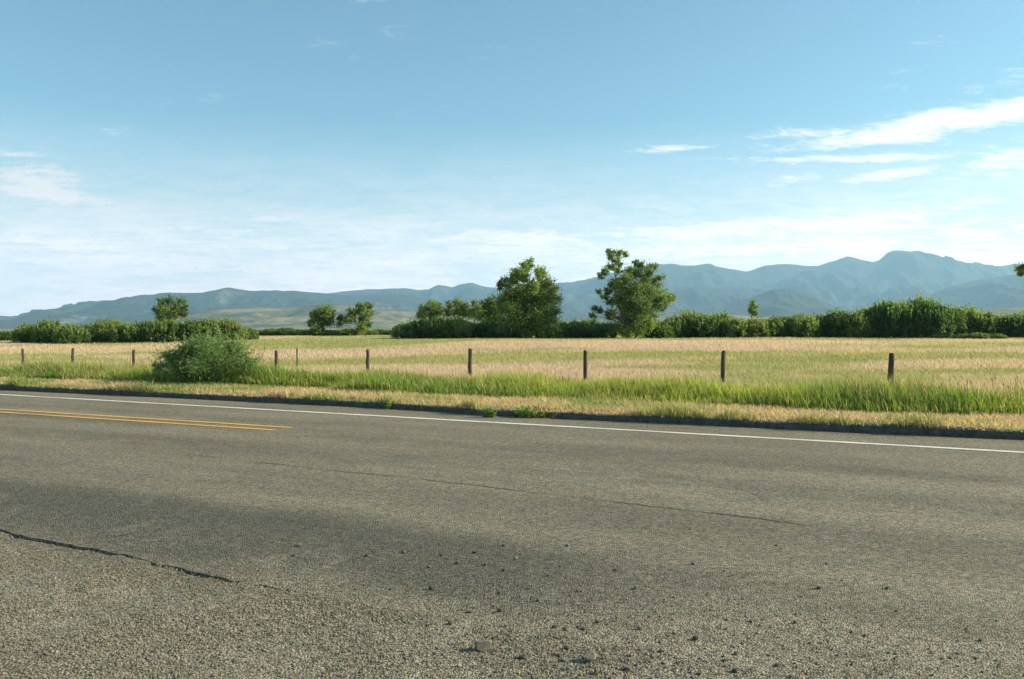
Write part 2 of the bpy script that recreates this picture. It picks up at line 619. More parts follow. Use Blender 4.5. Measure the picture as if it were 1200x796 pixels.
def shoulder_z(s, t):
    low = 0.003 - (0.003 + 0.023 * sstep(fbm(s * 0.75, t * 0 + 4.4, 23, 4), 0.36, 0.68)) * sstep(s, 4.1, 4.9)
    return low + (fbm(s * 2.2, t * 2.2, 21, 4) - 0.5) * 0.022 * sstep(4.6 - t, -0.1, 0.6) * sstep(s, 0, 3)


s_sh = np.concatenate([-14 - graded(0, 900, 0.5, 1.2)[:0:-1], np.linspace(-14, 24, 400), 24 + graded(0, 900, 0.5, 1.2)[1:]])
t_sh = np.concatenate([[-900, -200, -60, -20, -8, -3], np.linspace(0, 5.3, 70)])
hs_, ht_ = np.meshgrid(s_sh, t_sh, indexing='ij')
hz_ = shoulder_z(hs_, ht_)
over = ht_ - edge_t(hs_)
hz_ = np.where(over > 0.03, np.where(hs_ > 3.9, -0.07, hz_ - 0.06 * (over - 0.03)), hz_)
SHZ = (s_sh, t_sh, hz_)
tag(road_obj('shoulder', np.stack([hs_, ht_, hz_], -1).reshape(-1, 3), grid_faces(len(s_sh), len(t_sh)), M_ROAD, smooth=True), kind='structure')


def road_z(s, t):
    e = edge_t(s)
    k = kerb_t(s) + 0.19
    f = np.clip((t - e) / (k - e), 0, 1)
    return 0.012 * np.sin(np.pi * f)


def stripe(name, s0, s1, tc_, wd, mat, lift=0.006, step=0.25):
    ss = np.arange(s0, s1 + step, step)
    cc = tc_(ss) if callable(tc_) else np.full_like(ss, tc_)
    j = (rng.random((2, len(ss))) - 0.5) * 0.012
    a, b = cc - wd / 2 + j[0], cc + wd / 2 + j[1]
    Vv = np.stack([np.stack([ss, a, road_z(ss, a) + lift], -1), np.stack([ss, b, road_z(ss, b) + lift], -1)], 1).reshape(-1, 3)
    return road_obj(name, Vv, grid_faces(len(ss), 2), mat)


wl = [st_of(ground_pt(x, y)) for x, y in ((0, 462.8), (600, 496.9), (1200, 531.0))]
wl.sort()
wfun = lambda s: np.interp(s, [k[0] for k in wl], [k[1] for k in wl])
tag(stripe('white_edge_line', -60, 400, wfun, 0.16, M_WHITE), kind='structure')
for (pts, nm) in ((((0, 479.8), (170, 491.5), (340, 502.6)), 'yellow_centre_line'), (((0, 483.2), (160, 494.5), (318, 505.6)), 'yellow_centre_line')):
    q = sorted(st_of(ground_pt(x, y)) for x, y in pts)
    tm = float(np.mean([k[1] for k in q]))
    tag(stripe(nm, q[0][0], 400, tm, 0.125, M_YELLOW), kind='structure')


def crack(pts, wd, name='road_crack'):
    q = np.array([st_of(ground_pt(x, y)) for x, y in pts])
    L = np.concatenate([[0], np.cumsum(np.hypot(*np.diff(q, axis=0).T))])
    l = np.arange(0, L[-1], 0.05)
    cs_, ct_ = np.interp(l, L, q[:, 0]), np.interp(l, L, q[:, 1])
    ct_ = ct_ + (fbm(l * 1.3, l * 0 + len(pts), 31, 5, 0.7) - 0.5) * 0.12
    ww = wd * (0.15 + 1.3 * vnoise(l * 2.3, l * 0, 33)) * np.minimum(1, np.minimum(l, L[-1] - l) / 0.8 + 0.02)
    Vv = np.stack([np.stack([cs_, ct_ - ww / 2, road_z(cs_, ct_) + 0.005], -1), np.stack([cs_, ct_ + ww / 2, road_z(cs_, ct_) + 0.005], -1)], 1).reshape(-1, 3)
    tag(road_obj(name, Vv, grid_faces(len(l), 2), M_CRACK), kind='structure')


crack([(190, 531), (340, 547), (480, 561), (640, 580), (860, 606), (1080, 634)], 0.016)
crack([(850, 566), (905, 590), (945, 612)], 0.012)
crack([(345, 503.5), (520, 514), (700, 526), (860, 538)], 0.014)
crack([(905, 697), (965, 704)], 0.010)

# ------------------------------------------------------------------ kerb: two long runs with a gap where grass has grown through
KERB_PROF = [(0.0, -0.05), (0.014, 0.055), (0.033, 0.112), (0.072, 0.134), (0.16, 0.14), (0.215, 0.136), (0.235, 0.12), (0.24, -0.06)]


def kerb_run(s0, s1, name):
    ss = np.concatenate([np.arange(s0, min(s1, 60), 0.16), np.arange(60, s1, 4.0)]) if s1 > 60 else np.arange(s0, s1, 0.16)
    pr = np.array(KERB_PROF)
    S, K = np.meshgrid(ss, np.arange(len(pr)), indexing='ij')
    nz1 = (fbm(S * 1.1, K * 0.8, 41, 4, 0.6) - 0.5)
    t = kerb_t(S) + pr[K, 0] + nz1 * 0.05
    hh = 1.0 + (fbm(ss * 0.45, ss * 0, 43, 4) - 0.5) * 0.75
    hh = hh * (1 - 0.75 * sstep(ss, s1 - 0.35, s1))
    z = np.where(pr[K, 1] > 0, pr[K, 1] * hh[:, None] + nz1 * 0.025, pr[K, 1])
    Vv = np.stack([S, t, z], -1)
    n = len(pr)
    endrow = Vv[:1].copy(); endrow[..., 1] = endrow[..., 1].mean(); endrow[..., 2] = 0.03; endrow[..., 0] -= 0.03   # broken end face
    Vv = np.concatenate([endrow, Vv])
    Fq = grid_faces(len(ss) + 1, n)
    o = road_obj(name, Vv.reshape(-1, 3), Fq, M_KERB, smooth=False)
    return tag(o, kind='structure')


s_gap0 = st_of(ground_pt(643, 490.6))[0]
s_gap1 = st_of(ground_pt(604, 488.6))[0]
kerb_run(-60, s_gap0, 'kerb')
kerb_run(s_gap1, 400, 'kerb')


# ------------------------------------------------------------------ stones
def stone_mesh(name, mat, r, seed, sub=2, box=0.0):
    import bmesh
    bm = bmesh.new()
    bmesh.ops.create_icosphere(bm, subdivisions=sub, radius=1.0)
    rs_ = random.Random(seed)
    pl = [(Vector((rs_.uniform(-1, 1), rs_.uniform(-1, 1), rs_.uniform(-1, 1))).normalized(), rs_.uniform(0.52, 0.85)) for _ in range(9)]
    if box:
        pl = [(Vector(v), d) for v, d in (((1, .1, .1), .8), ((-1, .15, 0), .8), ((0, 1, .1), .62), ((.1, -1, .1), .6), ((.05, .1, 1), .62), ((.6, .5, .6), .9), ((-.7, -.4, .5), .92))]
        pl = [(v.normalized(), d) for v, d in pl]
    for v in bm.verts:
        for nrm, dd in pl:
            e = v.co.dot(nrm) - dd
            if e > 0:
                v.co -= nrm * e
    zmin = min(v.co.z for v in bm.verts)
    for v in bm.verts:
        v.co = Vector((v.co.x * r[0], v.co.y * r[1], (v.co.z - zmin * 0.86) * r[2]))
    me = bpy.data.meshes.new(name)
    bm.to_mesh(me); bm.free()
    me.materials.append(mat)
    return me


def surf_z(p):
    s, t = st_of(np.array(p))
    return float(road_z(s, t) if t > edge_t(s) else shoulder_z(s, t))


def stone(name, x, y, r, seed, mat, label, rz, sub=2, box=0.0):
    p = ground_pt(x, y)
    o = bpy.data.objects.new(name, stone_mesh(name, mat, r, seed, sub, box))
    COL.objects.link(o)
    o.location = (p[0], p[1], surf_z(p) - 0.002)
    o.rotation_euler = (0, 0, rz)
    return tag(o, label, 'stone')


stone('rock', 566, 763, (0.058, 0.036, 0.036), 3, M_STONE_P, 'blocky pale grey rock with flat faces lying loose at the gravel edge', 0.2, 3, 1.0)
stone('rock', 691, 776, (0.044, 0.034, 0.031), 8, M_STONE_P, 'rounded tan rock among small pebbles on the asphalt', 0.9, 3)
stone('rock', 612, 773, (0.032, 0.022, 0.015), 12, M_STONE_D, 'flat dark rock between the blocky pale rock and the rounded tan rock', 0.4, 3)

PEB = [(473, 648), (550, 717), (587, 716), (642, 675), (620, 690), (536, 660), (568, 662), (590, 669), (503, 665), (517, 651),
       (631, 704), (690, 705), (668, 698), (650, 735), (662, 738), (684, 737), (700, 748), (653, 757), (664, 760), (655, 769), (662, 775),
       (578, 748), (594, 751), (492, 743), (515, 761), (528, 731), (700, 729), (715, 752), (750, 737), (775, 764), (790, 742), (815, 749),
       (862, 766), (849, 774), (861, 787), (777, 778), (880, 728), (932, 730), (998, 741), (1148, 751), (1168, 728), (960, 690), (812, 662),
       (345, 651), (350, 640), (590, 640), (430, 652), (505, 690), (745, 690), (610, 650), (665, 640), (722, 668), (790, 700),
       (1040, 690), (910, 640), (585, 695), (605, 655), (556, 648), (698, 790), (640, 785), (735, 785), (820, 790), (910, 780)]
pm = [stone_mesh('pebble', M_STONE_D if k % 4 else M_STONE_P, (1, 0.8, 0.62), 50 + k, 2) for k in range(8)]
rp = random.Random(5)
for k, (x, y) in enumerate(PEB):
    p = ground_pt(x, y + 1)
    o = bpy.data.objects.new('pebble', pm[k % 8])
    COL.objects.link(o)
    r = rp.uniform(0.012, 0.024) * (1.25 if y < 700 else 1.0)
    o.scale = (r, r * rp.uniform(0.7, 1), r * rp.uniform(0.7, 1.1))
    o.rotation_euler = (0, 0, rp.uniform(0, 6.3))
    o.location = (p[0], p[1], surf_z(p) - 0.001)
    tag(o, ('small dark' if k % 8 % 4 else 'small pale') + ' loose pebble scattered on the worn asphalt', 'pebble', 'pebbles scattered on the near side of the road')


def chips(name, n, sampler, rlo, rhi, pale, seed):
    """thousands of stone chips as one mesh: squashed random octahedra"""
    g = np.random.default_rng(seed)
    s, t, z = sampler(g, n)
    n = len(s)
    base = np.array([[1, 0, 0], [-.5, .87, 0], [-.5, -.87, 0], [0.25, 0.1, .8], [-.1, .1, -.5]], float)
    base = np.array([[1, .1, 0], [0, 1, .1], [-1, -.1, 0], [0, -1, -.05], [.15, .1, .8], [0, 0, -.6]], float)
    fc = np.array([[0, 1, 4], [1, 2, 4], [2, 3, 4], [3, 0, 4], [1, 0, 5], [2, 1, 5], [3, 2, 5], [0, 3, 5]])
    r = rlo + (rhi - rlo) * g.random(n) ** 2.6
    Vv = base[None] * (0.65 + 0.7 * g.random((n, 6, 3)))
    a = g.random(n) * 6.283
    ca, sa = np.cos(a)[:, None], np.sin(a)[:, None]
    X = (Vv[..., 0] * ca - Vv[..., 1] * sa) * r[:, None]
    Y = (Vv[..., 0] * sa + Vv[..., 1] * ca) * r[:, None]
    Z = Vv[..., 2] * r[:, None] * 0.9
    P = np.stack([X + s[:, None], Y + t[:, None], Z + (z + 0.25 * r)[:, None]], -1).reshape(-1, 3)
    Fc = (np.arange(n)[:, None, None] * 6 + fc[None]).reshape(-1, 3)
    k = g.random(n)[:, None]
    c = np.array(pale[0]) + (np.array(pale[1]) - np.array(pale[0])) * k
    c = c * (0.75 + 0.5 * g.random((n, 1)))
    o = road_obj(name, P, Fc, M_CHIP, col=np.repeat(c, 6, 0))
    return o


def in_view(x, y, z, pad=160):
    D = np.maximum(y, 0.1)
    px = 600 + x / D * F
    py = HZ + (CAM_H - z) / D * F
    return (px > -pad) & (px < 1200 + pad) & (py < 796 + 70)


def shoulder_sampler(g, n):
    s, t = g.uniform(-2.5, 9.5, n), g.uniform(2.5, 4.9, n)
    keep = (t < edge_t(s) - 0.01)
    dens = sstep(s + (fbm(s * 0.9, t * 0.9, 61, 3) - 0.5) * 3.0, -0.6, 2.8)
    keep &= g.random(n) < (0.12 + 0.88 * dens) * (0.25 + 0.75 * sstep(fbm(s * 1.9, t * 1.9, 65, 4), 0.36, 0.56))
    x, y = xy_of(s, t)
    keep &= in_view(x, y, 0)
    s, t = s[keep], t[keep]
    return s, t, shoulder_z(s, t)


def road_sampler(g, n):
    s, t = g.uniform(-6, 6, n), 4.0 + np.abs(g.normal(0, 1.3, n))
    dens = np.exp(-((s - 0.6) / 2.6) ** 2) * np.exp(-np.maximum(t - 4.4, 0) / 1.1) * (0.25 + 1.3 * sstep(fbm(s * 1.1, t * 1.1, 71, 4), 0.4, 0.65))
    keep = (g.random(n) < dens)
    x, y = xy_of(s, t)
    keep &= in_view(x, y, 0)
    s, t = s[keep], t[keep]
    return s, t, np.where(t > edge_t(s), road_z(s, t), shoulder_z(s, t))


tag(chips('shoulder_gravel', 110000, shoulder_sampler, 0.0032, 0.0115, ((0.10, 0.09, 0.067), (0.255, 0.226, 0.165)), 3),
    'tan crushed stone chips covering the shoulder below the ragged pavement edge', 'gravel', kind='stuff')
tag(chips('loose_grit', 16000, road_sampler, 0.003, 0.0125, ((0.055, 0.05, 0.042), (0.27, 0.24, 0.19)), 4),
    'fine loose grit strewn over the asphalt at the end of the shoulder', 'gravel', kind='stuff')


# ------------------------------------------------------------------ grass
def blades(name, x, y, z, h, wd, col, g, lean=0.28, seg=2, wind=(-0.10, 0.0)):
    n = len(x)
    a = g.random(n) * 6.283
    # blades face the viewer's side more often than not only by chance: any heading
    rx, ry = np.cos(a), np.sin(a)
    lx = g.normal(0, lean, n) * h + wind[0] * h
    ly = g.normal(0, lean, n) * h + wind[1] * h
    b = np.stack([x, y, z], -1)
    wv = np.stack([rx * wd, ry * wd, np.zeros(n)], -1) * 0.5
    tip = b + np.stack([lx, ly, h], -1)
    if seg == 1:
        P = np.stack([b - wv, b + wv, tip], 1)
        Fc = np.arange(n)[:, None] * 3 + np.array([[0, 1, 2]])
        k = 3
    else:
        mid = b + np.stack([lx * 0.32, ly * 0.32, h * 0.58], -1)
        P = np.stack([b - wv, b + wv, mid + wv * 0.8, mid - wv * 0.8, tip], 1)
        Fc = (np.arange(n)[:, None, None] * 5 + np.array([[0, 1, 2], [0, 2, 3], [3, 2, 4]])[None]).reshape(-1, 3)
        k = 5
    return build(name, P.reshape(-1, 3), Fc.reshape(-1, 3), M_GRASS, col=np.repeat(col, k, 0))


def lerp(a, b, f):
    a, b = np.asarray(a, float), np.asarray(b, float)
    f = np.asarray(f)[..., None]
    return a + (b - a) * f


GREEN, LIME, STRAW, PINK, OLIVE, DRYP = (0.175, 0.285, 0.045), (0.37, 0.44, 0.08), (0.52, 0.44, 0.19), (0.58, 0.425, 0.275), (0.25, 0.255, 0.075), (0.58, 0.465, 0.24)
gr = np.random.default_rng(99)

# dry mown strip behind the kerb
n = 140000
s = gr.uniform(-14, 75, n); s = np.where(gr.random(n) < 0.55, gr.uniform(-14, 24, n), s)
tau = np.where(gr.random(n) < 0.07, gr.uniform(0.03, 0.3, n), gr.uniform(0.02, 3.6, n))
x, y = xy_of(s, tau + kerb_t(s))
keep = in_view(x, y, 0, 190) & (gr.random(n) < np.where(tau > 2.5, 0.6, 1)) & (gr.random(n) < np.where(tau < 0.22, 0.6, 1))
x, y, s, tau = x[keep], y[keep], s[keep], tau[keep]
z = np.where(tau < 0.24, 0.128, gz(x, y)) - 0.01
pn = fbm(s * 0.5, tau * 1.1, 81, 4)
h = gr.uniform(0.05, 0.16, len(x)) * (0.6 + 0.9 * pn) * np.where(tau < 0.32, 0.5 + 1.6 * sstep(fbm(s * 1.3, s * 0, 87, 4), 0.45, 0.7), 1)
c = lerp(DRYP, PINK, 0.65 * sstep(vnoise(s * 1.7, tau * 2, 83), 0.3, 0.8))
gm = np.maximum(sstep(pn, 0.55, 0.72) * 0.7, np.where(tau < 0.32, 0.6 * sstep(pn, 0.35, 0.55), 0))
c = lerp(c, LIME, 0) * (1 - gm[:, None]) + np.array(GREEN) * gm[:, None]
c *= gr.uniform(0.7, 1.2, (len(x), 1))
tag(blades('dry_verge_grass', x, y, z, h, 0.012 + 0.0004 * y, c, gr, 0.55), 'short dry straw coloured grass strip along the top of the kerb', 'grass', kind='stuff')

# tall green verge grass up to the fence
n = 380000
s = gr.uniform(-16, 85, n); s = np.where(gr.random(n) < 0.6, gr.uniform(-16, 28, n), s)
tau = 2.0 + gr.beta(1.05, 1.5, n) * 10.5
x, y = xy_of(s, tau + kerb_t(s))
front = 2.1 + (fbm(s * 0.55, s * 0, 91, 4) - 0.5) * 1.3 + 0.5 * sstep(-s, -4, 8)
keep = in_view(x, y, 0, 190) & (tau > front)
x, y, s, tau, front = x[keep], y[keep], s[keep], tau[keep], front[keep]
z = gz(x, y) - 0.02
cl = fbm(s * 0.8, tau * 0.8, 95, 4)
clump = 0.75 + 0.5 * sstep(cl, 0.25, 0.75)
right = sstep(-s, -6, 9)
back = sstep(tau, 7.5, 11)
far = sstep(s, 18, 60)
h = gr.uniform(0.30, 0.58, len(x)) * clump * (1 + 0.22 * right) * (1 - 0.62 * sstep(tau, 4.5, 10.5)) * (1 - 0.3 * far) * (0.55 + 0.45 * sstep(tau - front, 0, 0.8))
tone = fbm(s * 0.35, tau * 0.55, 97, 4)
c = lerp(GREEN, LIME, sstep(tone, 0.35, 0.65))
str_p = 0.16 + 0.35 * sstep(fbm(s * 0.22, tau * 0.4, 101, 3), 0.5, 0.7) + 0.45 * back + 0.3 * far
st = gr.random(len(x)) < str_p
c = np.where(st[:, None], lerp(STRAW, OLIVE, gr.random(len(x))), c)
h = np.where(st, h * 1.12, h)
c *= gr.uniform(0.45, 1.35, (len(x), 1))
tag(blades('tall_verge_grass', x, y, z, h, 0.010 + 0.00055 * y, c, gr, 0.2), 'tall bright green grass filling the ditch between kerb and fence', 'grass', kind='stuff')

# seed heads standing above the tall grass on the right
n = 5200
s = gr.uniform(-18, 20, n); tau = gr.uniform(3.0, 9.5, n)
x, y = xy_of(s, tau + kerb_t(s))
keep = in_view(x, y, 0, 190) & (gr.random(n) < 0.25 + 0.75 * sstep(-s, -6, 6))
x, y, s, tau = x[keep], y[keep], s[keep], tau[keep]
h = gr.uniform(0.45, 0.85, len(x)) * (0.8 + 0.25 * sstep(-s, -6, 6)) * (1 - 0.4 * sstep(tau, 5, 9.5))
n = len(x)
c = lerp((0.26, 0.19, 0.09), (0.44, 0.34, 0.17), gr.random(n))
b = np.stack([x, y, gz(x, y)], -1)
lean = np.stack([gr.normal(-0.08, 0.1, n) * h, gr.normal(0, 0.1, n) * h, h], -1)
a = gr.random(n) * 6.283
wv = np.stack([np.cos(a), np.sin(a), 0 * a], -1)
tip = b + lean
m0 = b + lean * 0.86
P = np.stack([b - wv * 0.004, b + wv * 0.004, m0 + wv * 0.004, m0 - wv * 0.004, m0 + lean * 0.05 + wv * 0.014, tip, m0 + lean * 0.05 - wv * 0.014], 1)
Fc = (np.arange(n)[:, None, None] * 7 + np.array([[0, 1, 2], [0, 2, 3], [3, 2, 4], [3, 4, 6], [6, 4, 5]])[None]).reshape(-1, 3)
tag(build('grass_seed_heads', P.reshape(-1, 3), Fc, M_GRASS, col=np.repeat(c, 7, 0)), 'thin tan seed heads rising above the tall green verge grass', 'grass', kind='stuff')

# pasture from the fence to the bushes
n = 950000
D = 1.0 / gr.uniform(1 / 165.0, 1 / 24.0, n)
D = np.where(gr.random(n) < 0.5, gr.uniform(24, 165, n), D)
u = gr.uniform(-0.78, 0.78, n)
x, y = u * D, D
s, t = x * RD[0] + y * RD[1], x * RN[0] + y * RN[1]
tf = np.interp(s, FS, FT)
keep = t > tf - 1.5
x, y, s, t, tf = x[keep], y[keep], s[keep], t[keep], tf[keep]
z = gz(x, y) - 0.02
n = len(x)
pat = fbm(x * 0.055, y * 0.075, 111, 5, 0.62)
pat2 = fbm(x * 0.09 + 7, y * 0.2, 117, 4, 0.6)
band = 0.08 * np.exp(-((y - 67) / 11.0) ** 2) - 0.16 * sstep(y, 80, 94) - 0.05 * np.exp(-((y - 51) / 6.0) ** 2) + 0.05 * np.exp(-((y - 39) / 6.0) ** 2)
band = band - 0.09 * sstep(-x / y, 0.2, 0.45) * (1 - sstep(y, 68, 80)) + 0.16 * sstep(-x / y, 0.2, 0.4) * sstep(y, 78, 90)
k = sstep(pat + band + 0.5 * (pat2 - 0.5) + gr.normal(0, 0.04, n), 0.40, 0.62)
c = lerp((0.215, 0.225, 0.065), lerp0 := STRAW, 0.15)
c = lerp((0.335, 0.345, 0.13), (0.63, 0.475, 0.345), k)
c = c * (1 - 0.0) + 0
yel = sstep(pat2, 0.45, 0.7)[:, None] * 0.45
c = c * (1 - yel) + np.array(STRAW) * yel
dark = (gr.random(n) < 0.15 * (1 - sstep(y, 40, 80)))
c = np.where(dark[:, None], np.array((0.25, 0.255, 0.10)), c)
c = c * (1 + gr.uniform(-0.16, 0.14, (n, 1)) * (1 - 0.6 * sstep(y, 40, 85))[:, None])
h = gr.uniform(0.07, 0.30, n) * (0.55 + 0.9 * pat2) * (0.8 + 0.25 * k)
wd = 0.007 + 0.00075 * y
tag(blades('pasture_grass', x, y, z, h, wd, c, gr, 0.35, seg=1), 'dry straw and pale green pasture grass between the fence and the bushes', 'grass', kind='stuff')


# ------------------------------------------------------------------ leaves, trees, bushes
def leaf_quads(C, ln, wd, g, out_dir=None, up=0.0):
    """diamond leaves at points C, random orientation with a pull towards out_dir"""
    n = len(C)
    a = g.normal(size=(n, 3))
    if out_dir is not None:
        a = a * 0.75 + out_dir
    a[:, 2] += up
    a /= np.linalg.norm(a, axis=1)[:, None] + 1e-9
    r = g.normal(size=(n, 3))
    b = np.cross(a, r); b /= np.linalg.norm(b, axis=1)[:, None] + 1e-9
    ln = np.broadcast_to(ln, n)[:, None] * g.uniform(0.7, 1.3, (n, 1))
    wd = np.broadcast_to(wd, n)[:, None] * g.uniform(0.7, 1.3, (n, 1))
    P = np.stack([C - a * ln * 0.5, C + b * wd * 0.5 - a * ln * 0.05, C + a * ln * 0.5, C - b * wd * 0.5 - a * ln * 0.05], 1)
    return P.reshape(-1, 3), np.arange(n * 4).reshape(n, 4)


def blob_points(center, R, per, g, sub=None, squash=0.85):
    """points gathered in sub-clumps inside a ball: uneven edge, gaps between clumps"""
    k = sub or max(5, int(9 * (R / 0.8)))
    v = g.normal(size=(k, 3)); v /= np.linalg.norm(v, axis=1)[:, None]
    cc = v * (R * (0.35 + 0.62 * g.random(k) ** 0.6))[:, None]
    cc[:, 2] *= squash
    m = max(4, int(per / k))
    idx = np.repeat(np.arange(k), m)
    q = g.normal(size=(len(idx), 3)) * (R * 0.25)
    q[:, 2] *= 0.75
    return center + cc[idx] + q, v[idx]


C_DARK, C_MID, C_LITE, C_YEL = np.array((0.080, 0.148, 0.046)), np.array((0.155, 0.240, 0.062)), np.array((0.24, 0.30, 0.092)), np.array((0.33, 0.31, 0.08))


def traced_tree(name, blobs, D, base_px, label, seed, leaf=0.19, trunk_r=0.14, per=850, lite=0.35, yel=0.03, group=None, trunks=1, depth=0.9):
    """a tree whose limbs reach the leaf masses read off the photograph; each mass gets its own place in depth"""
    g = np.random.default_rng(seed)
    bx, bd = (base_px - 600) / F * D, D
    bz = float(gz(bx, bd))
    base = np.array([bx, bd, bz])
    root = empty(name, base)
    cs = []
    ys = [b[1] for b in blobs]
    y0, y1 = min(ys), max(ys)
    spread = max(abs(b[0] - base_px) + b[2] for b in blobs)
    for (x, y, r) in blobs:
        off = abs(x - base_px) / spread
        room = math.sqrt(max(0.08, 1 - off ** 2)) * spread * D / F * depth * (0.35 + 0.65 * (y - y0) / max(1, y1 - y0))
        cs.append((at_depth(x, y, D + g.uniform(-1, 1) * room), r * D / F))
    # fill the far and near sides too so that the crown is round seen from beside
    extra = []
    for (cpt, R) in cs:
        if R > 0.7:
            q = cpt.copy()
            rm = (spread * D / F) * depth * 0.6
            q[1] = D + g.choice([-1, 1]) * g.uniform(0.5, 1) * rm
            q[0] = bx + (cpt[0] - bx) * 0.75
            extra.append((q, R * 0.9))
    pts, outs, tones = [], [], []
    for (cpt, R) in cs + extra:
        p, v = blob_points(cpt, R * 0.86, per * max(0.25, (R / 1.0) ** 2), g)
        pts.append(p); outs.append(v)
        mfill = int(len(p) * 0.35)
        q = g.normal(size=(mfill, 3)); pts.append(cpt + q * R * 0.55); outs.append(q * 0.6)
        tones.append(np.full(len(p) + mfill + 9 * 16, g.uniform(0.72, 1.32)))
        for _ in range(9):
            dv = g.normal(size=3); dv[2] = abs(dv[2]) * 0.9 + 0.25; dv[0] += 0.35 * np.sign(cpt[0] - bx); dv /= np.linalg.norm(dv)
            m = 16
            l = np.linspace(0.45, g.uniform(1.05, 1.55), m)[:, None] * R
            pts.append(cpt + l * dv + g.normal(size=(m, 3)) * 0.08 * (1.6 - l / R)); outs.append(np.repeat(dv[None], m, 0))
    pts, outs = np.concatenate(pts), np.concatenate(outs)
    tones = np.concatenate(tones)
    ok = pts[:, 2] > bz + 0.15
    pts, outs, tones = pts[ok], outs[ok], tones[ok]
    V, Fc = leaf_quads(pts - base, leaf, leaf * 0.62, g, outs * 0.5, 0.1)
    nn = len(pts)
    k = g.random((nn, 1))
    col = C_DARK + (C_MID - C_DARK) * k
    col = np.where(g.random((nn, 1)) < lite, C_LITE * g.uniform(0.8, 1.2, (nn, 1)), col)
    col = np.where(g.random((nn, 1)) < yel, C_YEL, col)
    col = col * tones[:, None] * np.stack([1 + 0.25 * (tones - 1), np.ones(nn), 1 - 0.2 * (tones - 1)], 1)
    build('crown', V, Fc, M_LEAF, col=np.repeat(col, 4, 0), parent=root)
    parts = []
    top = max(cs, key=lambda q: q[0][2])[0]
    for q in range(trunks):
        off = np.array([g.uniform(-1, 1), g.uniform(-1, 1), 0]) * 0.5 * (q > 0)
        tp = [off + np.array([0, 0, -0.25]), off + np.array([0.05, 0, 0.8])]
        hh = top - base
        for f in (0.35, 0.6, 0.85):
            tp.append(off * (1 - f) + np.array([hh[0] * f + g.normal(0, 0.15), hh[1] * f, hh[2] * f]))
        tp = np.array(tp)
        parts.append(tube(tp, trunk_r * np.array([1.35, 1.0, 0.75, 0.45, 0.18]), 7))
        for (cpt, R) in (cs + extra)[q::trunks]:
            e = cpt - base
            f = np.clip((e[2] - 0.5 * np.hypot(e[0] - 0, e[1])) / hh[2], 0.12, 0.8)
            zz_ = f * hh[2]
            st_ = np.array([np.interp(zz_, tp[:, 2], tp[:, i]) for i in range(3)])
            md = (st_ + e) / 2 + np.array([g.normal(0, 0.12), g.normal(0, 0.12), 0.12 * np.linalg.norm(e - st_)])
            parts.append(tube(np.array([st_, md, e]), np.array([0.34, 0.2, 0.07]) * trunk_r * (1.3 - f), 5))
    V, Fc = merge(parts)
    build('trunk', V, Fc, M_BARK, smooth=True, parent=root)
    tag(root, label, 'tree', group)
    return root


TA = [(622, 309, 6), (615, 314, 7), (604, 321, 7), (595, 331, 8), (588, 335, 6), (612, 325, 8), (635, 322, 8), (640, 332, 9), (648, 341, 9), (625, 338, 10),
      (608, 342, 11), (597, 347, 10), (590, 352, 9), (651, 352, 8), (636, 350, 13), (617, 356, 14), (600, 363, 12), (588, 362, 9), (646, 364, 11),
      (630, 370, 15), (610, 376, 15), (595, 378, 11), (645, 380, 12), (625, 386, 10), (605, 387, 9), (615, 392, 8), (640, 391, 8), (590, 390, 8)]
TB = [(716, 301, 5.5), (725, 298, 5.5), (732, 299, 4.5), (722, 305, 5), (714, 296, 4), (726, 311, 3.5), (717, 314, 5.5), (710, 319, 5.5), (704, 324, 4),
      (725, 318, 4.5), (745, 309, 4.5), (751, 312, 5.5), (760, 315, 6.5), (768, 313, 4), (738, 318, 5.5), (745, 322, 8), (757, 325, 8), (768, 330, 8),
      (775, 326, 4.5), (733, 328, 8), (720, 334, 7), (713, 342, 6), (726, 343, 10), (742, 340, 11), (758, 342, 11), (773, 343, 9), (783, 352, 7),
      (788, 350, 4), (770, 356, 10), (752, 358, 12), (735, 358, 12), (719, 355, 8), (708, 350, 5), (702, 342, 3.5), (704, 365, 5), (697, 362, 3.5),
      (695, 371, 4.5), (715, 370, 7), (733, 374, 10), (750, 374, 10), (765, 368, 8), (777, 362, 5), (742, 384, 9), (728, 386, 8), (760, 382, 9), (736, 391, 7), (750, 391, 7), (718, 384, 7)]
traced_tree('cottonwood_tree', TA, 104, 620, 'broad dome shaped cottonwood with a rounded pointed top beside the field', 1, trunk_r=0.2, per=900)
traced_tree('cottonwood_tree', TB, 104, 736, 'ragged cottonwood with a separate leafy tuft standing up from its crown', 2, trunk_r=0.2, per=900)
traced_tree('background_tree', [(575, 354, 7), (568, 358, 6), (582, 362, 9), (573, 368, 9), (566, 372, 8), (584, 374, 9)], 112, 577, 'dark tree tucked against the side of the dome shaped cottonwood', 3, lite=0.12)
traced_tree('background_tree', [(190, 355, 6), (200, 353, 6), (211, 355, 6), (217, 360, 5), (183, 365, 5), (193, 364, 8), (206, 364, 9), (215, 368, 6), (200, 374, 9), (190, 375, 6)], 112, 201, 'lone round tree rising above the bushes behind the roadside shrub', 4, lite=0.18)
traced_tree('background_tree', [(369, 370, 5), (376, 366, 5), (383, 364, 6), (388, 368, 5), (365, 379, 5), (375, 377, 7), (386, 377, 6), (371, 386, 6)], 150, 376, 'small loose tree in front of the tan foothill, beside a taller forked tree', 5, leaf=0.26)
traced_tree('background_tree', [(400, 374, 5), (398, 381, 4), (411, 366, 5), (408, 375, 5), (421, 359, 4), (423, 366, 5), (431, 360, 5), (433, 369, 5), (426, 375, 6), (431, 381, 4), (423, 385, 6)], 150, 422, 'tall forked tree with an upright crown in front of the tan foothill', 6, leaf=0.26, trunks=2)
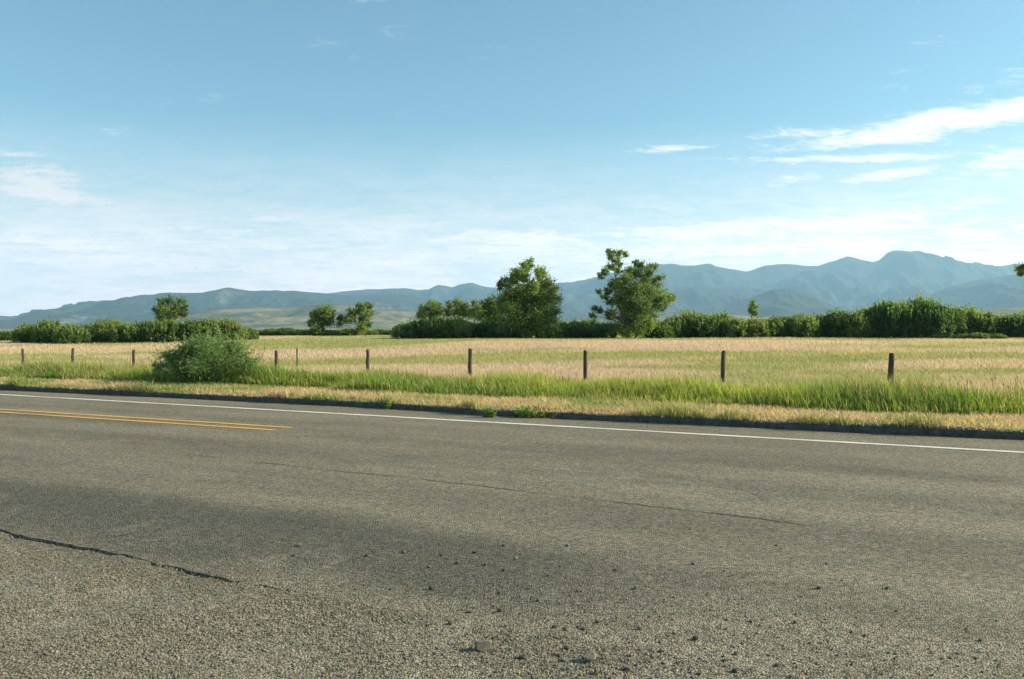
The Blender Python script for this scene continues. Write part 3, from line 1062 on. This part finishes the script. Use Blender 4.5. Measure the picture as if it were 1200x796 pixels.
traced_tree('background_tree', [(497, 362, 6), (505, 357, 5), (512, 359, 6), (518, 366, 6), (494, 370, 6), (507, 370, 8)], 122, 506, 'grey green tree behind the big dark willow clump, away from the cottonwoods', 7, lite=0.5)
traced_tree('background_tree', [(527, 358, 5), (536, 356, 6), (544, 360, 6), (524, 367, 6), (538, 368, 8), (549, 368, 6)], 122, 536, 'pale twin topped tree behind the willows between two other background trees', 8, lite=0.5)
traced_tree('background_tree', [(556, 357, 5), (562, 362, 6), (553, 367, 7), (563, 370, 7)], 120, 558, 'narrow light green tree next to the dark tree beside the cottonwood', 9, lite=0.6)
traced_tree('background_tree', [(882, 357, 4.5), (880, 363, 4.5), (886, 361, 4), (883, 368, 5)], 135, 882, 'small round tree poking up alone behind the long hedge', 10, lite=0.1)
traced_tree('background_tree', [(1199, 313, 4.0), (1202, 318, 4.5), (1197, 322, 2.5), (1215, 312, 9), (1225, 300, 12), (1240, 320, 14), (1225, 335, 9), (1255, 300, 14), (1262, 330, 14), (1240, 282, 10)], 96, 1246, 'tree whose leafy branch tip shows at the edge above the hedge', 11, trunk_r=0.22, per=900)


def bush_meshes(kind, seed):
    """unit bush: about 1 wide to each side, 1 high; crown leaves and stems"""
    g = np.random.default_rng(seed)
    pts, outs, cols, stems = [], [], [], []
    K = 100
    for i in range(K):
        th = g.random() * 6.283
        f = g.random() ** 0.55
        rr_ = 0.82 * f
        hh = (0.15 + 0.85 * g.random() ** 0.65) * (1.0 - 0.55 * f ** 2.2) * g.uniform(0.82, 1.06)
        c = np.array([rr_ * math.cos(th), rr_ * math.sin(th), hh * 0.9])
        R = g.uniform(0.10, 0.2)
        m = 80
        q = g.normal(size=(m, 3)) * R * np.array([0.5, 0.5, 0.62])
        pts.append(c + q)
        o = np.array([c[0], c[1], 0.9 + 0.6 * (c[2])]); o /= np.linalg.norm(o)
        outs.append(np.repeat(o[None], m, 0))
        tone = g.random()
        top = sstep(c[2], 0.5, 0.95)
        cc = {'olive': C_MID * 0.95, 'green': C_DARK * 1.15, 'yellow': C_LITE * 0.95}[kind]
        cc = cc + (np.array((0.15, 0.16, 0.045)) - cc) * (0.5 * tone * (0.3 + 0.7 * float(top)) if kind != 'green' else 0.28 * tone)
        cols.append(np.repeat(cc[None], m, 0) * g.uniform(0.7, 1.25, (m, 1)) * g.uniform(0.5, 1.25))
        if i % 3 == 0:
            stems.append(tube(np.array([[c[0] * 0.12, c[1] * 0.12, -0.08], [c[0] * 0.5, c[1] * 0.5, hh * 0.45], [c[0], c[1], hh * 0.92]]), np.array([0.016, 0.011, 0.004]), 4))
    # upright shoots that break the outline
    for i in range(85):
        th, f = g.random() * 6.283, g.random() ** 0.6 * 0.85
        x0, y0 = f * math.cos(th), f * math.sin(th)
        z0 = 0.9 * (1.0 - 0.55 * f ** 2.2)
        m = 9
        l = np.linspace(-0.05, g.uniform(0.03, 0.10) if g.random() < 0.7 else g.uniform(0.1, 0.24), m)[:, None]
        dirv = np.array([x0 * 0.35 + g.normal(0, 0.12), y0 * 0.35 + g.normal(0, 0.12), 1.0])
        pts.append(np.array([x0, y0, z0]) + l * dirv + g.normal(size=(m, 3)) * 0.012)
        outs.append(np.repeat(dirv[None], m, 0))
        cc = C_LITE if kind != 'green' else C_MID
        cols.append(np.repeat(cc[None], m, 0) * g.uniform(0.8, 1.3, (m, 1)))
    P, O, Cc = np.concatenate(pts), np.concatenate(outs), np.concatenate(cols)
    ok = P[:, 2] > 0.0
    P, O, Cc = P[ok], O[ok], Cc[ok]
    V, Fc = leaf_quads(P, 0.105, 0.056, g, O * 0.6)
    cro = build('foliage', V, Fc, M_LEAF, col=np.repeat(Cc, 4, 0))
    sV, sF = merge(stems)
    ste = build('stems', sV, sF, M_BARK)
    return cro, ste


BUSH = []
for k, kd in enumerate(('olive', 'green', 'yellow', 'olive', 'green', 'olive', 'yellow')):
    BUSH.append((kd, *bush_meshes(kd, 200 + k)))
used = set()
COUNT = {}
ORD = ('first second third fourth fifth sixth seventh eighth ninth tenth eleventh twelfth thirteenth fourteenth fifteenth sixteenth seventeenth eighteenth nineteenth twentieth '
       'twenty-first twenty-second twenty-third twenty-fourth twenty-fifth twenty-sixth').split()
rb = random.Random(17)


def bush(x, top, half, D, kind, label, group, base=None, name='willow_bush'):
    cand = [k for k, b in enumerate(BUSH) if b[0] == kind]
    k = rb.choice(cand)
    bx = (x - 600) / F * D
    z0 = float(gz(bx, D))
    hgt = CAM_H + (HZ - top) / F * D - z0
    root = empty(name, (bx, D, z0))
    rx = 1.34 * half * D / F
    root.rotation_euler = (0, 0, rb.uniform(0, 6.28))
    root.scale = (rx * rb.uniform(0.85, 1.12), rx * rb.uniform(0.8, 1.0), hgt * rb.uniform(0.9, 1.06))
    for src in BUSH[k][1:]:
        if k in used:
            o = src.copy(); COL.objects.link(o)
        else:
            o = src
        o.parent = root
    used.add(k)
    COUNT[label] = COUNT.get(label, 0) + 1
    label = label.replace('#', ORD[COUNT[label] - 1])
    return tag(root, {'olive': 'olive green ', 'green': 'dark green ', 'yellow': 'yellowish green '}[kind] + label, 'bush', group)


L_LEFT = ('willow bush, # along the row that runs past the lone round tree', 'willow bushes around the lone round tree')
for (x, top, half, D, kd) in [(-30, 384, 22, 118, 'green'), (6, 388, 20, 120, 'green'), (33, 380, 16, 108, 'olive'), (58, 377, 18, 106, 'olive'), (84, 381, 17, 104, 'olive'),
                              (106, 379, 17, 107, 'green'), (127, 376, 19, 108, 'yellow'), (150, 377, 18, 106, 'olive'), (174, 375, 19, 107, 'green'), (196, 374, 20, 106, 'olive'),
                              (222, 375, 20, 106, 'green'), (246, 374, 19, 107, 'olive'), (266, 373, 21, 107, 'yellow'), (291, 382, 11, 110, 'olive')]:
    bush(x, top, half, D, kd, L_LEFT[0], L_LEFT[1])
L_FAR = ('low distant bush, # in the thin row towards the cottonwoods', 'low far bushes below the tan foothill')
for (x, top, half, D, kd) in [(303, 386, 12, 158, 'green'), (320, 385, 13, 158, 'olive'), (335, 384, 13, 156, 'green'), (352, 386, 13, 156, 'green'), (370, 386, 15, 150, 'olive'),
                              (390, 386, 15, 150, 'yellow'), (409, 384, 14, 148, 'yellow'), (428, 387, 12, 152, 'olive'), (443, 386, 11, 156, 'green'), (456, 386, 10, 156, 'green')]:
    bush(x, top, half, D, kd, L_FAR[0], L_FAR[1])
L_MID = ('willow bush, # in the clump leading up to the dome shaped cottonwood', 'willows beside the dome shaped cottonwood')
for (x, top, half, D, kd) in [(474, 377, 15, 108, 'yellow'), (494, 374, 20, 106, 'green'), (516, 372, 20, 106, 'olive'), (536, 373, 18, 106, 'yellow'), (556, 376, 19, 107, 'olive'),
                              (576, 377, 18, 106, 'green'), (596, 381, 18, 104, 'green')]:
    bush(x, top, half, D, kd, L_MID[0], L_MID[1])
L_GAP = ('low bush, # in the gap counted from the dome shaped cottonwood', 'low bushes between the two cottonwoods')
for (x, top, half, D, kd) in [(643, 382, 15, 102, 'olive'), (660, 375, 16, 108, 'green'), (676, 378, 15, 106, 'olive'), (690, 376, 15, 108, 'olive'), (706, 380, 14, 104, 'green')]:
    bush(x, top, half, D, kd, L_GAP[0], L_GAP[1])
L_RIGHT = ('bush, # in the long hedge counted from the ragged cottonwood', 'bushes of the long hedge past the ragged cottonwood')
for (x, top, half, D, kd) in [(772, 374, 16, 106, 'olive'), (790, 371, 17, 107, 'green'), (808, 368, 19, 108, 'olive'), (826, 369, 18, 107, 'green'), (845, 368, 19, 108, 'olive'),
                              (863, 370, 18, 106, 'yellow'), (884, 371, 17, 106, 'yellow'), (902, 373, 18, 107, 'olive'), (922, 371, 18, 108, 'green'), (940, 369, 19, 107, 'olive'),
                              (960, 367, 18, 109, 'green'), (980, 365, 18, 108, 'green'), (1000, 364, 19, 106, 'olive'), (1018, 359, 19, 107, 'green'), (1036, 356, 20, 106, 'green'),
                              (1055, 353, 20, 106, 'green'), (1076, 349, 17, 107, 'olive'), (1090, 356, 20, 105, 'green'), (1110, 361, 20, 106, 'green'), (1130, 362, 19, 107, 'olive'),
                              (1150, 366, 19, 106, 'olive'), (1172, 370, 18, 106, 'green'), (1192, 367, 19, 105, 'green'), (1214, 365, 20, 106, 'olive'), (1240, 366, 22, 106, 'green')]:
    bush(x, top, half, D, kd, L_RIGHT[0], L_RIGHT[1])
L_LOW = ('ground hugging bush, # of four in front of the long hedge', 'low bushes in front of the long hedge')
for (x, top, half, D, kd) in [(1100, 392, 10, 98, 'green'), (1128, 391, 12, 97, 'olive'), (1145, 390, 13, 96, 'yellow'), (1166, 391, 12, 98, 'olive')]:
    bush(x, top, half, D, kd, L_LOW[0], L_LOW[1])

# ------------------------------------------------------------------ the shrub on the verge
SD = 25.0
sx = (247 - 600) / F * SD
sz = float(gz(sx, SD))
shrub = empty('roadside_shrub', (sx, SD, sz))
g = np.random.default_rng(301)
SH = [(236, 404, 22), (222, 418, 20), (250, 412, 24), (206, 425, 15), (195, 417, 13), (190, 430, 11), (270, 414, 20), (284, 426, 20), (298, 437, 13), (240, 430, 28), (262, 436, 26),
      (215, 440, 18), (285, 445, 16), (232, 447, 20), (255, 449, 22), (272, 449, 18), (238, 398, 10), (272, 405, 10), (221, 407, 11), (300, 446, 9), (308, 442, 7), (312, 450, 6), (296, 428, 8)]
pts, outs, cols, stems = [], [], [], []
for (x, y, r) in SH:
    R = 0.70 * r * SD / F
    yy = SD + g.uniform(-1, 1) * 0.9 * math.sqrt(max(0.1, 1 - ((x - 247) / 70) ** 2))
    for rep in range(2):
        c = at_depth(x, y, SD if rep else yy); c[1] = yy if rep == 0 else SD + g.uniform(-0.8, 0.8)
        p, v = blob_points(c, R, 950 * (R / 0.5) ** 1.6, g, sub=12)
        pts.append(p); outs.append(v + np.array([0, 0, 0.5]))
        cols.append(np.repeat((C_MID * np.array((0.92, 0.92, 1.15)) * g.uniform(0.7, 1.2))[None], len(p), 0))
for i in range(210):                                              # willow shoots
    x = g.uniform(182, 318) if g.random() < 0.6 else np.clip(g.normal(247, 28), 182, 318)
    yt = np.interp(x, [178, 195, 215, 240, 256, 270, 285, 300, 318], [438, 424, 413, 402, 407, 412, 408, 430, 450]) + g.normal(0, 5)
    c = at_depth(x, yt + 3, SD); c[1] = SD + g.uniform(-0.8, 0.8)
    m = 26
    l = np.linspace(-0.45, g.choice([0.12, 0.25, 0.40, 0.55]) * g.uniform(0.8, 1.15), m)[:, None]
    dv = np.array([(x - 247) / 95 + g.normal(0, 0.26), g.normal(0, 0.26), 1.0])
    pts.append(c + l * dv + g.normal(size=(m, 3)) * 0.02)
    outs.append(np.repeat(dv[None], m, 0))
    cols.append(np.repeat((np.array((0.205, 0.285, 0.095)) * g.uniform(0.75, 1.15))[None], m, 0))
for i in range(40):
    x = g.normal(247, 30); yy = SD + g.uniform(-0.7, 0.7)
    x = np.clip(x, 190, 305); e = at_depth(x, 418 + ((x - 243) / 62.0) ** 2 * 25, SD) - np.array([sx, SD, sz]); e[1] = yy - SD
    stems.append(tube(np.array([[e[0] * 0.2, e[1] * 0.2, -0.05], [e[0] * 0.6, e[1] * 0.6, e[2] * 0.5], e]), np.array([0.017, 0.011, 0.004]), 5))
P, O, Cc = np.concatenate(pts), np.concatenate(outs), np.concatenate(cols)
ok = P[:, 2] > sz + 0.02
P, O, Cc = P[ok], O[ok], Cc[ok] * g.uniform(0.65, 1.3, (int(ok.sum()), 1))
V, Fc = leaf_quads(P - np.array([sx, SD, sz]), 0.095, 0.026, g, O * 0.6)
build('foliage', V, Fc, M_LEAF, col=np.repeat(Cc, 4, 0), parent=shrub)
V, Fc = merge(stems)
build('stems', V, Fc, M_BARK, parent=shrub)
tag(shrub, 'bushy green willow shrub standing alone on the verge beside the road', 'shrub')


# ------------------------------------------------------------------ weeds at the kerb
def weed(x, y_base, wpx, hpx, label, seed, tone=C_MID, cnt=240, on_top=False):
    g = np.random.default_rng(seed)
    p = ground_pt(x, y_base, 0.1 if on_top else 0.0)
    D = p[1]
    z0 = 0.085 if on_top else 0.0
    R, H = wpx * D / F / 2, hpx * D / F
    root = empty('weed_clump', (p[0], p[1], z0))
    stems, pts, outs = [], [], []
    for i in range(max(7, int(wpx * 0.8))):
        a, f = g.random() * 6.283, g.random() ** 0.5
        e = np.array([R * f * math.cos(a), R * f * math.sin(a) * 0.6, H * g.uniform(0.55, 1.05) * (1 - 0.35 * f)])
        b0 = np.array([e[0] * 0.45, e[1] * 0.45, -0.02])
        stems.append(tube(np.array([b0, (b0 + e) / 2 + [0, 0, H * 0.1], e]), np.array([0.005, 0.004, 0.002]), 4))
        m = max(6, cnt // max(7, int(wpx * 0.8)))
        l = g.random((m, 1)) ** 0.8
        pts.append(b0 + (e - b0) * l + g.normal(size=(m, 3)) * 0.022)
        outs.append(g.normal(size=(m, 3)) * 0.4 + np.array([0, 0, 0.8]))
    P, O = np.concatenate(pts), np.concatenate(outs)
    V, Fc = leaf_quads(P, 0.075, 0.026, g, O)
    col = tone * g.uniform(0.7, 1.5, (len(P), 1))
    build('leaves', V, Fc, M_LEAF, col=np.repeat(col, 4, 0), parent=root)
    V, Fc = merge(stems)
    build('stems', V, Fc, M_GRASS, col=np.tile(C_MID, (len(V), 1)), parent=root)
    return tag(root, label, 'weed', 'weeds along the kerb')


weed(625, 489.0, 46, 17, 'wide yellow green weed clump filling the gap in the kerb', 401, C_LITE * 1.1, 900)
weed(574, 489.3, 17, 14, 'dark green weed standing against the kerb just before its gap', 402, C_DARK * 1.3, 260)
weed(456, 479.8, 12, 9, 'small weed at the foot of the kerb below the tall grass', 403, C_MID, 130)
weed(700, 478.5, 12, 10, 'tiny weed on the dry verge just past the kerb gap', 404, C_MID * 1.2, 120, True)
weed(414, 469.5, 10, 6, 'low dark weed on top of the kerb between shrub and kerb gap', 405, C_DARK * 1.2, 110, True)
weed(526, 475.0, 12, 6, 'flat dark weed on top of the kerb near its gap', 406, C_DARK * 1.2, 110, True)
weed(303, 469.5, 10, 6, 'low weed at the kerb in front of the roadside shrub', 407, C_MID, 90)
weed(213, 461.5, 12, 6, 'dark weed on the dry verge right in front of the roadside shrub', 408, C_DARK * 1.3, 110, True)

# ------------------------------------------------------------------ fence posts
pl_names = ['post at the far end of the row', 'post second from the far end of the row', 'post just beyond the roadside shrub on its far side',
            'post hidden behind the roadside shrub', 'post just past the roadside shrub beside the thin green marker', 'post in line with the tall forked tree',
            'post in line with the pale twin topped background tree', 'post between the two cottonwoods in line with the gap', 'post before the tall verge grass below the long hedge',
            'post, thick and leaning, in tall verge grass']


def post_mesh(seed, r):
    g = np.random.default_rng(seed)
    zs = np.array([-0.35, 0.0, 0.25, 0.5, 0.75, 1.0, POST_H - 0.02, POST_H])
    path = np.stack([g.normal(0, 0.006, len(zs)), g.normal(0, 0.006, len(zs)), zs], 1)
    rad = r * (1.06 - 0.1 * zs / POST_H) * g.uniform(0.95, 1.05, len(zs)); rad[-1] *= 0.8
    V, Fc = tube(path, rad, 10)
    V[:, :2] += g.normal(0, 0.0035, (len(V), 2))
    n = len(zs) * 10
    V = np.concatenate([V, [[path[-1, 0], path[-1, 1], POST_H - 0.004]]])
    cap = np.array([[n - 10 + j, n - 10 + (j + 1) % 10, n, n] for j in range(10)])
    return V, Fc, cap


for k, ((x, y, z0), lab) in enumerate(zip(posts, pl_names)):
    r = 0.072 if k < 9 else 0.085
    V, Fc, cap = post_mesh(500 + k, r)
    tri = np.concatenate([Fc[:, [0, 1, 2]], Fc[:, [0, 2, 3]], cap[:, :3]])
    o = build('fence_post', V, tri, M_POST, smooth=False, loc=(x, y, float(z0)))
    lean = [0.01, -0.012, 0.008, 0, 0.012, 0.018, 0.008, 0.004, 0.02, 0.035][k]
    o.rotation_euler = (0.0, -lean, 0.3 * k)
    tag(o, 'dark weathered wooden fence ' + lab, 'fence post', 'wooden fence posts')

# thin green steel marker in the field
gp = at_depth(348, 423, 46.0)
gzm = float(gz(gp[0], gp[1]))
mk = empty('marker_post', (gp[0], gp[1], gzm))
M_GST = plain_mat('green_painted_steel', (0.18, 0.30, 0.10), (0.24, 0.36, 0.14), 12, 0.6, 0.1, 0.002)
prof = np.array([[-0.045, 0.0], [0.045, 0.0], [0.045, 0.012], [0.008, 0.012], [0.008, 0.05], [-0.008, 0.05], [-0.008, 0.012], [-0.045, 0.012]])
zt = CAM_H + (HZ - 408) / F * 46.0 - gzm
V = np.concatenate([np.c_[prof, np.full(8, -0.2)], np.c_[prof, np.full(8, zt)]])
Fc = np.array([[j, (j + 1) % 8, 8 + (j + 1) % 8, 8 + j] for j in range(8)] + [[8, 9, 10, 15], [11, 12, 13, 14]])
build('stake', V, Fc, M_GST, parent=mk)
V = np.array([[-0.05, -0.006, zt * 0.72], [0.05, -0.006, zt * 0.72], [0.05, -0.006, zt * 0.98], [-0.05, -0.006, zt * 0.98], [-0.05, -0.001, zt * 0.72], [0.05, -0.001, zt * 0.72], [0.05, -0.001, zt * 0.98], [-0.05, -0.001, zt * 0.98]])
Fc = np.array([[0, 1, 2, 3], [5, 4, 7, 6], [1, 5, 6, 2], [4, 0, 3, 7], [3, 2, 6, 7], [4, 5, 1, 0]])
build('marker_plate', V, Fc, M_GST, parent=mk)
tag(mk, 'thin green marker stake standing in the dry pasture behind the fence', 'marker post')


# ------------------------------------------------------------------ hills and mountains
def hills(name, sil, Yc, run, mat, seed, foot=-2.0, amp=0.28, back=0.7, nu=560, nv=80, freq=1.0):
    """a range: its crest line stands at distance Yc with the heights read off the photograph, spurs and gullies run down towards the valley"""
    sx_ = np.array([p[0] for p in sil], float); sy_ = np.array([p[1] for p in sil], float)
    xs = np.linspace(sx_[0], sx_[-1], nu)
    ys = np.interp(xs, sx_, sy_)
    ys = np.convolve(np.pad(ys, 2, mode='edge'), [0.0, 0.15, 0.7, 0.15, 0.0], 'valid')
    v = np.concatenate([np.linspace(0, 1, nv), 1 + np.linspace(0.03, back, 14)])
    U, Vv = np.meshgrid((xs - 600) / F, v, indexing='ij')
    depth = Yc - run * (1 - Vv)
    X = U * Yc * (0.55 + 0.45 * depth / Yc)
    Yw = depth
    zc = CAM_H + (HZ - ys[:, None]) / F * Yc
    hgt = np.maximum(zc - foot, 1.0)
    f = np.where(Vv <= 1, Vv ** 1.25, 1 - 0.6 * (Vv - 1) ** 1.0)
    sc = freq / (run * 0.33)
    rd = ridged(X * sc * 1.3, Yw * sc * 0.75, seed, 6)
    env = np.where(Vv <= 1, np.sin(np.pi * np.clip(Vv, 0, 1) ** 1.1) ** 0.9, 0)
    fine = (fbm(X * sc * 7, Yw * sc * 7, seed + 9, 4) - 0.5)
    z = foot + hgt * (f + env * amp * (rd - 0.62) * 2.0 + fine * 0.035)
    # nothing in front of the crest may rise above the crest as seen from the road
    lim = CAM_H + (zc - CAM_H) * (Yw / Yc) * (0.985 - 0.10 * (1 - np.clip(Vv, 0, 1)))
    z = np.where((Vv < 0.97), np.minimum(z, np.maximum(lim, foot)), z)
    z = np.where(Vv <= 0.001, foot - 6, z)
    P = np.stack([X, Yw, z], -1)
    return tag(build(name, P.reshape(-1, 3), grid_faces(nu, len(v)), mat, smooth=True), kind='structure')


FOREST = (0.022, 0.036, 0.024)
M_FAR = hill_material('far_mountain_forest', FOREST, (0.17, 0.145, 0.09), -0.27, 0.0007)
M_MIDH = hill_material('forested_ridge', FOREST, (0.21, 0.18, 0.10), -0.25, 0.0011)
M_TAN = hill_material('dry_grass_foothill', (0.055, 0.07, 0.035), (0.26, 0.225, 0.125), 0.0, 0.0032)
M_PAST = hill_material('green_bench', (0.05, 0.07, 0.03), (0.17, 0.175, 0.075), 0.12, 0.004)

S_FAR = [(120, 352), (300, 346), (380, 345), (400, 342), (427, 339), (455, 338.5), (471, 337.5), (490, 340), (503, 339), (513, 334), (523, 335), (530, 337), (540, 333), (553, 331), (565, 335),
         (576, 337), (600, 337), (655, 331.5), (676, 330), (701, 324), (730, 316), (766, 310), (791, 310), (811, 311.5), (831, 309.5), (842, 313), (860, 316), (877, 318.5), (884, 316), (896, 311), (915, 309.5),
         (940, 311), (960, 311), (975, 306), (992, 300.5), (1008, 304), (1022, 307), (1032, 305), (1039, 297), (1045, 293.5), (1060, 293.5), (1078, 294.5), (1092, 298), (1108, 303), (1125, 309), (1143, 308), (1155, 310.5),
         (1170, 312.5), (1185, 310), (1200, 309.5), (1240, 314), (1300, 306), (1400, 318), (1550, 325)]
hills('far_mountains', S_FAR, 15000, 6000, M_FAR, 3, amp=0.34, nu=700, freq=1.7)
S_LEFT = [(-350, 362), (-120, 366), (-40, 370), (0, 370), (12, 371), (22, 373.5), (42, 373), (65, 371), (80, 367), (92, 357.5), (105, 353), (113, 353), (121, 355.5), (145, 351.5), (163, 345.5), (178, 345.5), (190, 343),
          (215, 343.5), (235, 343), (255, 340), (264, 337.5), (269, 336.5), (279, 339), (300, 341), (320, 340.5), (345, 341), (369, 343), (390, 345), (420, 347), (450, 345), (470, 345), (500, 350), (540, 358), (590, 368), (640, 378)]
hills('left_ridge', S_LEFT, 10500, 3600, M_MIDH, 13, amp=0.34, nu=640, freq=1.7)
S_MID = [(520, 380), (560, 371), (600, 366), (640, 357), (690, 349), (730, 343), (765, 338), (800, 335), (840, 337), (870, 336), (900, 338), (940, 345), (990, 358), (1050, 372), (1090, 380)]
hills('middle_ridge', S_MID, 11500, 3600, M_MIDH, 23, amp=0.34, freq=1.5)
S_HUMP = [(800, 372), (845, 362), (870, 352), (890, 345), (905, 340), (918, 338.5), (930, 339), (945, 343), (962, 352), (980, 361), (1010, 370), (1040, 376)]
hills('hump_hill', S_HUMP, 8200, 2300, M_MIDH, 33, amp=0.25, nu=240)
S_RIGHT = [(960, 378), (990, 369), (1040, 357), (1070, 350), (1090, 345), (1105, 339), (1120, 334), (1153, 327), (1180, 323), (1200, 320), (1280, 308), (1380, 300), (1500, 310)]
hills('right_ridge', S_RIGHT, 9600, 3200, M_MIDH, 43, amp=0.34, freq=1.5)
S_TAN = [(120, 384), (170, 380), (200, 374), (223, 369), (239, 364), (264, 360), (300, 360), (330, 361), (352, 360), (372, 357), (396, 356.5), (420, 358.5), (445, 361), (500, 365), (545, 370), (600, 375), (660, 379), (700, 383)]
hills('tan_foothills', S_TAN, 5200, 1700, M_TAN, 53, amp=0.2, nu=320)
S_BENCH = [(1000, 382), (1060, 375), (1110, 368), (1135, 364), (1163, 362), (1200, 360), (1280, 356), (1400, 352)]
hills('green_bench', S_BENCH, 2600, 900, M_PAST, 63, amp=0.12, nu=200)
S_LOW = [(600, 383), (650, 376), (700, 371), (760, 368), (800, 364), (830, 366), (880, 371), (960, 376), (1020, 381)]
hills('low_tan_hills', S_LOW, 5200, 1500, M_TAN, 73, amp=0.2, nu=240)

# ------------------------------------------------------------------ the air
mh = bpy.data.materials.new('haze_air')
mh.use_nodes = True
nh = NT(mh.node_tree)
pv = nh.n('ShaderNodeVolumePrincipled')
pv.inputs['Color'].default_value = (0.40, 0.69, 0.97, 1)
pv.inputs['Density'].default_value = 6.2e-5
pv.inputs['Anisotropy'].default_value = 0.25
oh = nh.n('ShaderNodeOutputMaterial')
nh.put(oh.inputs['Volume'], pv.outputs[0])
zmin = min((float(np.min([v.co.z for v in o.data.vertices])) for o in COL.objects if o.get('kind') == 'structure' and len(o.data.vertices) < 60000), default=-10)
zmax = 1480.0
bx = 21000.0
V = np.array([[sx_ * bx, sy_ * bx + 1000, zz_] for zz_ in (zmin - 1.0, zmax) for sy_ in (-1, 1) for sx_ in (-1, 1)])
Fc = np.array([[0, 2, 3, 1], [4, 5, 7, 6], [0, 1, 5, 4], [2, 6, 7, 3], [0, 4, 6, 2], [1, 3, 7, 5]])
tag(build('haze', V, Fc, mh), 'thin pale blue air over the whole valley', 'haze', kind='stuff')
